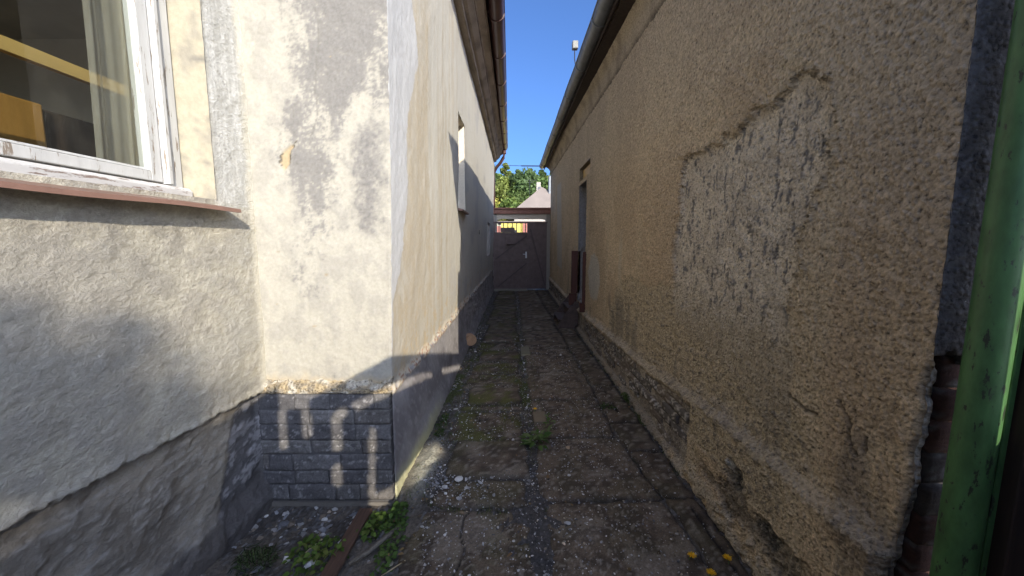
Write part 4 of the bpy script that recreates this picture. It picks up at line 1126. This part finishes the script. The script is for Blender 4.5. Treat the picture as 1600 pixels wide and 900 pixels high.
dandelion("yellow dandelion lying low on the slabs at the bottom right", .86, 1.66, .035, .02, 1)
dandelion("yellow dandelion nearest the brown wall at the bottom edge", 1.045, 1.63, .05, -.01, 2)
dandelion("yellow dandelion cut by the bottom edge of the photo", .915, 1.57, .03, .01, 3)
dandelion("yellow dandelion above the broad leaved weed by the tan block", .20, 3.22, .06, .01, 4)

# lath, sticks, straw, drain end
tag(MB().bar((-.86, 2.03, -.01), (-.865, 1.45, -.005), .075, .018).build("lath", M_lath, bevel=.003), "flat brown wooden lath lying on the dirt by the brick corner", "wooden lath")
tag(MB().tube([(-.62, 1.90, -.008), (-.68, 1.80, -.004), (-.73, 1.73, -.012), (-.80, 1.66, -.012)], [.010, .013, .012, .008], 8).build("stick", M_stick, smooth_=True), "grey weathered stick lying right of the brown lath", "stick")
tag(MB().tube([(-1.06, 1.72, -.02), (-1.0, 1.80, .0)], .003, 6).build("straw", M_straw), "pale dry straw leaning in the light green weed", "straw")
tag(MB().tube([(-.62, 1.60, -.02), (-.52, 1.655, .012)], .003, 6).build("straw", M_straw), "pale dry straw on the slab edge at the bottom", "straw")
tag(MB().tube([(-.645, 5.45, .13), (-.60, 5.35, .125)], .085, 24).build("drain_end", M_terracotta, bevel=.006, smooth_=False), "round terracotta pipe end at the foot of the left alley wall", "pipe")

# ================================================================== GATE AT THE END OF THE ALLEY
gw = thing("gate_lintel", "plastered lintel under a rusty red beam over the dark gate", "lintel", (.28, 12.4, 2.2))
GY = 12.42
MB().box(-.66, 1.30, GY - .12, GY + .14, 2.50, 2.66).build("beam", M_beam, gw, bevel=.01)
MB().box(-.70, 1.30, GY - .17, GY + .19, 2.66, 2.70).build("beam_cap", M_beam, gw)
pts = []
MB().box(-.66, -.50, GY - .06, GY + .06, 0, 2.50).build("pillar", M_plain, gw, col=(.38, .35, .31))
MB().box(1.13, 1.30, GY - .06, GY + .06, 0, 2.50).build("pillar", M_plain, gw, col=(.40, .36, .30))
MB().box(-.50, 1.13, GY - .06, GY + .06, 2.34, 2.50).build("lintel_slab", M_plain, gw, col=(.66, .58, .47))
for sx, x0 in ((1, -.50), (-1, 1.13)):
    MB().prism([(x0, 2.34), (x0 + sx * .12, 2.34), (x0 + sx * .035, 2.31), (x0, 2.22)], 'y', GY - .058, GY + .058).build("corner_fillet", M_plain, gw, col=(.66, .58, .47))
gt = thing("gate", "dark brown sheet metal gate with barred top closing the alley", "gate", (.28, 12.3, 0))
GF = 12.33
lf = MB().box(-.60, .535, GF, GF + .02, .03, 1.86).build("door_leaf", M_gate, gt)
MB().box(-.62, -.565, GF - .03, GF + .03, .03, 2.20).build("stile", M_gate, lf); MB().box(.50, .535, GF - .03, GF + .03, .03, 2.20).build("stile", M_gate, lf)
MB().box(-.565, .50, GF - .03, GF + .03, 1.855, 1.905).build("rail", M_gate, lf); MB().box(-.565, .50, GF - .03, GF - .001, .93, .97).build("rail", M_gate, lf)
MB().box(-.565, .50, GF - .03, GF - .001, .03, .08).build("rail", M_gate, lf); MB().box(-.66, 1.16, GF - .035, GF + .035, 2.20, 2.25).build("top_rail", M_gate, gt)
MB().bar((-.55, GF - .014, 1.02), (.49, GF - .014, 1.80), .05, .05, (0, 1, 0)).build("brace", M_gatebrace, lf)
MB().bar((-.48, GF - .014, .10), (.49, GF - .014, .90), .05, .05, (0, 1, 0)).build("brace", M_gatebrace, lf)
for i in range(7):
    x = -.44 + i * .145
    MB().box(x, x + .028, GF - .012, GF + .012, 1.905, 2.2).build("bar", M_gate, lf)
MB().box(-.38, .09, GF + .015, GF + .025, 1.91, 2.06).build("letter_plate", M_gate, lf)
MB().box(-.19, .06, GF - .10, GF - .002, 1.52, 1.80).box(-.20, .07, GF - .11, GF - .10, 1.51, 1.81).build("mailbox", M_gate, gt, bevel=.006)
hd = MB().box(.44, .49, GF - .038, GF - .031, 1.06, 1.27).build("handle_plate", M_chrome, lf)
MB().tube([(.465, GF - .04, 1.19), (.465, GF - .085, 1.19), (.36, GF - .09, 1.19)], .011, 8).build("handle", M_chrome, lf)
for z in (.35, 1.1, 1.7):
    MB().tube([(-.635, GF - .03, z), (-.635, GF - .03, z + .12)], .022, 8).build('hinge', M_gatebrace, lf)
rf = MB().box(.56, 1.13, GF, GF + .02, .03, 2.20).build("door_leaf", M_gate, gt)
MB().box(.536, .58, GF - .031, GF + .031, .03, 2.20).build("stile", M_gate, rf); MB().box(1.10, 1.14, GF - .03, GF + .03, .03, 2.20).build("stile", M_gate, rf)
MB().bar((.60, GF - .014, 2.02), (1.09, GF - .014, .15), .05, .05, (0, 1, 0)).build("brace", M_gatebrace, rf)
tag(MB().box(-.58, .50, 12.0, 12.30, -.02, .045).build("threshold", M_stone, bevel=.01, col=(.26, .235, .20)), "pale concrete threshold slab in front of the dark gate", "threshold")

# ================================================================== BEYOND THE GATE
tag(MB().add([(-30, 14.5, -.03), (34, 14.5, -.03), (34, 20.5, .25), (-30, 20.5, .25)], [(0, 1, 2, 3)]).build("street", M_plain, col=(.12, .12, .12)), kind="structure")
# hill
ux = np.linspace(-70, 90, 60); vy = np.linspace(24, 190, 50)
U, V = np.meshgrid(ux, vy, indexing='ij')
hz = .2 + 13 * smooth(30, 150, V) + 1.5 * fbm(U * .03, V * .03, 3, 700)* smooth(26, 50, V)
tag(link("hill", grid_mesh("hill", np.stack([U, V, hz], -1), None), M_hill), kind="structure")
hill_z = lambda x, y: float(.2 + 13 * smooth(30, 150, np.array(float(y))))
# yellow front across the street
t = thing("yellow_building", "bright yellow low building front with red parts seen through gate bars", "building", (0, 21.5, .2))
MB().box(-.62, 3.2, 21.5, 24.5, .1, 2.75).build("wall", M_yellowwall, t)
MB().box(-3.2, -.62, 21.45, 24.5, .1, 2.52).build("wall", M_redwall, t)
MB().box(.62, .92, 21.44, 21.495, .2, 2.72).build("door", M_redwall, t)
MB().box(-.9, 3.3, 21.4, 24.6, 2.75, 2.80).build("roof", M_farroof, t)
MB().box(-.05, .25, 21.46, 21.497, 1.2, 2.3).build("window", M_black, t)
# pale house on the slope with hipped gable
hb = (2.9, 33.0)
t = thing("far_house", "pale gabled house with chimney on the slope beyond the gate", "house", (hb[0], hb[1], .8))
MB().box(.2, 6.4, 33, 40, .2, 4.3).build("wall", M_farwall, t)
rf = MB().add([(-.1, 32.7, 4.2), (6.7, 32.7, 4.2), (6.7, 40.3, 4.2), (-.1, 40.3, 4.2), (2.75, 35.2, 6.75), (3.2, 37.5, 6.75)],
         [(0, 1, 4), (1, 2, 5, 4), (2, 3, 5), (3, 0, 4, 5)]).build("roof", M_farroof, t)
MB().box(2.35, 2.75, 36.3, 36.8, 5.9, 7.35).build("chimney", M_farwall, rf)
MB().tube([(3.42, 34.6, 5.4), (3.42, 34.6, 7.6)], .12, 10).build("flue", M_zinc, rf)
MB().tube([(1.65, 35.5, 5.3), (1.65, 35.5, 7.5)], .025, 6).bar((1.1, 35.5, 7.4), (2.3, 35.5, 7.4), .025, .025).bar((1.35, 35.5, 7.2), (2.0, 35.5, 7.2), .025, .025).build("antenna", M_black, rf)
MB().box(1.0, 1.8, 32.97, 32.995, 1.8, 3.2).build("window", M_black, t); MB().box(3.2, 4.0, 32.97, 32.995, 1.8, 3.2).build("window", M_black, t)
# garden wall
t = tag(MB().box(-9, 12, 27.0, 27.3, .1, 3.0).build("garden_wall", M_plain, bevel=.03, col=(.34, .33, .24)), "pale garden wall above the yellow front beyond the gate", "wall")

def tree(name, label, x, y, h, rad, kind, cols, seed, N=5200, leaf=.26, base=.15, group="trees on the hill beyond the gate"):
    g = np.random.default_rng(seed)
    z0 = hill_z(x, y) if y > 24 else -.05
    h *= (1.17 if kind == 'cone' else 1.45) if y > 24 else 1
    rad *= 1.45 if y > 24 else 1
    t = thing(name, label, "tree", (x, y, z0), group)
    tr = MB(); tr.tube([(0, 0, -.3), (.02 * h, 0, h * .3), (0, .01 * h, h * .62), (.01 * h, 0, h * .92)], [h * .028, h * .02, h * .012, h * .004], 8)
    cl = []
    nb = 26 if kind == 'round' else 40
    for i in range(nb):
        if kind == 'round':
            v = g.standard_normal(3); v /= np.linalg.norm(v); rr = .45 + .5 * g.random()
            c = np.array([v[0] * rad * rr, v[1] * rad * rr, h * (base + (1 - base) / 2) + v[2] * h * (1 - base) / 2 * rr]); cr = rad * g.uniform(.22, .42)
        else:
            k = (i + .5) / nb; a = g.random() * 6.28; rr = rad * (1 - k) ** .8 * g.uniform(.35, 1)
            c = np.array([rr * math.cos(a), rr * math.sin(a), h * (base + (1 - base) * k)]); cr = rad * (.34 * (1 - k) + .08)
        cl.append((c, cr, np.array(cols[int(g.integers(len(cols)))]) * g.uniform(.75, 1.3)))
        zt = min(c[2] * .7, h * .8); tr.tube([(0, 0, zt), tuple(c)], [h * .006, h * .002], 5, False)
    tr.build("trunk", M_bark, t, local=True)
    per = N // nb
    V = []; c_ = []
    for c, cr, k in cl:
        d = g.standard_normal((per, 3)); d /= np.linalg.norm(d, axis=1)[:, None]
        p = c + d * cr * (g.random((per, 1)) ** .45) * np.array([1, 1, .75 if kind == 'round' else .5])
        a = g.standard_normal((per, 3)); a /= np.linalg.norm(a, axis=1)[:, None]; b = np.cross(a, g.standard_normal((per, 3))); b /= np.linalg.norm(b, axis=1)[:, None]
        s = leaf * g.uniform(.5, 1.2, (per, 1))
        q = np.stack([p - a * s * .5, p + b * s * .3, p + a * s * .6, p - b * s * .3], 1); V.append(q.reshape(-1, 3))
        c_.append(np.repeat(k * (1 + .2 * g.standard_normal((per, 1))), 4, 0))
    V = np.concatenate(V); F = np.arange(len(V)).reshape(-1, 4)
    link("crown", np_mesh("crown", V, F, np.concatenate(c_), False), M_leaf, t, True)
    return t
dg = [(.09, .14, .05), (.11, .17, .05), (.07, .11, .04)]; yg = [(.26, .27, .06), (.28, .26, .05), (.18, .22, .05)]; mg = [(.15, .21, .05), (.20, .24, .06), (.11, .16, .045)]
rngt = random.Random(5)
specs = [(-2.9, 54, 9.4, 2.6, 'cone', dg, "tall dark conifer half hidden by the left house downpipe"),
         (-1.0, 57, 9.8, 2.8, 'cone', mg, "pointed mid green conifer just right of the brown downpipe"),
         (1.0, 58, 9.0, 3.0, 'cone', dg, "dark conifer behind the gap between downpipe and antenna"),
         (2.9, 60, 9.3, 2.8, 'cone', mg, "mid green conifer rising behind the chimney of the pale house"),
         (4.6, 58, 9.0, 2.8, 'cone', dg, "dark conifer behind the metal flue of the pale house"),
         (6.6, 60, 9.2, 3.0, 'cone', mg, "green conifer almost hidden by the right house gutter end"),
         (-2.4, 46, 5.4, 2.4, 'round', yg, "yellowish leafy tree low beside the left house corner"),
         (-.3, 48, 6.4, 2.5, 'round', mg, "green leafy tree in front of the conifers left of the antenna"),
         (1.9, 49, 6.6, 2.5, 'round', dg, "dark rounded tree directly behind the antenna of the pale house"),
         (4.0, 50, 6.6, 2.6, 'round', mg, "green leafy tree directly behind the chimney of the pale house"),
         (6.0, 48, 6.2, 2.4, 'round', yg, "yellowish leafy tree right of the flue by the right gutter"),
         (-.9, 40, 3.4, 1.7, 'round', yg, "small yellowish tree above the left end of the red beam"),
         (.6, 42, 4.0, 1.8, 'round', mg, "small green tree beside the left slope of the pale roof")]
for i, (x, y, h, r_, k, cs, lb_) in enumerate(specs):
    tree("conifer" if k == 'cone' else "leafy_tree", lb_, x, y, h, r_, k, cs, 800 + i, 12000, .42)
# cables over the end of the alley
tag(MB().tube([(-6, 14.6, 4.62), (-.5, 14.5, 4.50), (.35, 14.5, 4.47)], .010, 6).tube([(.35, 14.5, 4.47), (1.6, 14.5, 4.46), (6, 14.6, 4.60)], .022, 6).build("cable", M_black), "thin dark overhead cable crossing the sky above the gate", "cable")

# ================================================================== BEHIND THE CAMERA: an unseen slotted screen added to cast light strips, and the tree whose shade falls into the picture
SY = -0.9
DX, DZ = math.tan(SUN_AZ) * (SY + 2.0), math.tan(SUN_EL) / math.cos(SUN_AZ) * (SY + 2.0)   # profile below was laid out for a plane 2 m back
STEP = .0125
gx_ = np.arange(-.90, 2.60, STEP); gz_ = np.arange(-.05, 3.06, STEP)
A, B = np.meshgrid(gx_ + STEP / 2, gz_ + STEP / 2, indexing='ij')
topz = np.interp(A, [-.9, .50, .62, .63, .80, .801, .82, 1.3, 1.64, 2.62, 2.75], [1.17, 2.38, 2.47, 2.33, 2.325, 2.385, 2.39, 2.65, 2.745, 3.0, 3.03])
solid = B < topz
def slot(pts, w):
    global solid
    solid &= ~(polydist(A, B, pts) < w / 2)
slot([(1.084, 2.345), (1.16, 2.387)], .06); slot([(1.20, 2.405), (1.305, 2.453), (1.466, 2.506), (1.66, 2.567)], .06); slot([(1.71, 2.58), (1.775, 2.592)], .05)
slot([(2.03, 2.664), (2.55, 2.795)], .06); slot([(1.0, 2.31), (.961, 2.272), (.953, 2.09)], .062); slot([(.949, 1.955), (.944, 1.865)], .062)
slot([(1.167, 2.19), (1.16, 2.06)], .042); slot([(1.159, 2.02), (1.152, 1.865)], .046); slot([(1.151, 1.82), (1.149, 1.785)], .042)
slot([(.645, 2.335), (.634, 2.10)], .05); slot([(.775, 2.33), (.776, 2.17)], .062)
slot([(1.17, 1.735), (1.223, 1.768), (1.27, 1.797), (1.345, 1.818)], .085); slot([(1.38, 1.835), (1.459, 1.87), (1.57, 1.935)], .085); slot([(1.60, 1.95), (1.71, 1.99)], .08)
nu, nv = len(gx_), len(gz_)
fm = MB()
idv = {}
def vid(i, j, k):
    key = (i, j, k)
    if key not in idv:
        idv[key] = len(fm.v); fm.v.append((-.90 + i * STEP - DX, SY + k * .008, -.05 + j * STEP - DZ))
    return idv[key]
for i in range(nu):
    for j in range(nv):
        if not solid[i, j]: continue
        fm.f.append((vid(i, j, 0), vid(i + 1, j, 0), vid(i + 1, j + 1, 0), vid(i, j + 1, 0)))
        fm.f.append((vid(i, j, 1), vid(i, j + 1, 1), vid(i + 1, j + 1, 1), vid(i + 1, j, 1)))
tag(fm.build("shadow_screen", M_screen), "unseen slotted rusty screen added behind the viewpoint to cast light strips", "shadow screen")  # added shadow caster, slots shaped to the light strips on the pier
tree("yard_tree", "leafy tree standing in the yard behind the viewpoint", 3.75, -12.0, 7.1, 1.75, 'round', mg, 900, 9000, .16, .35, None)
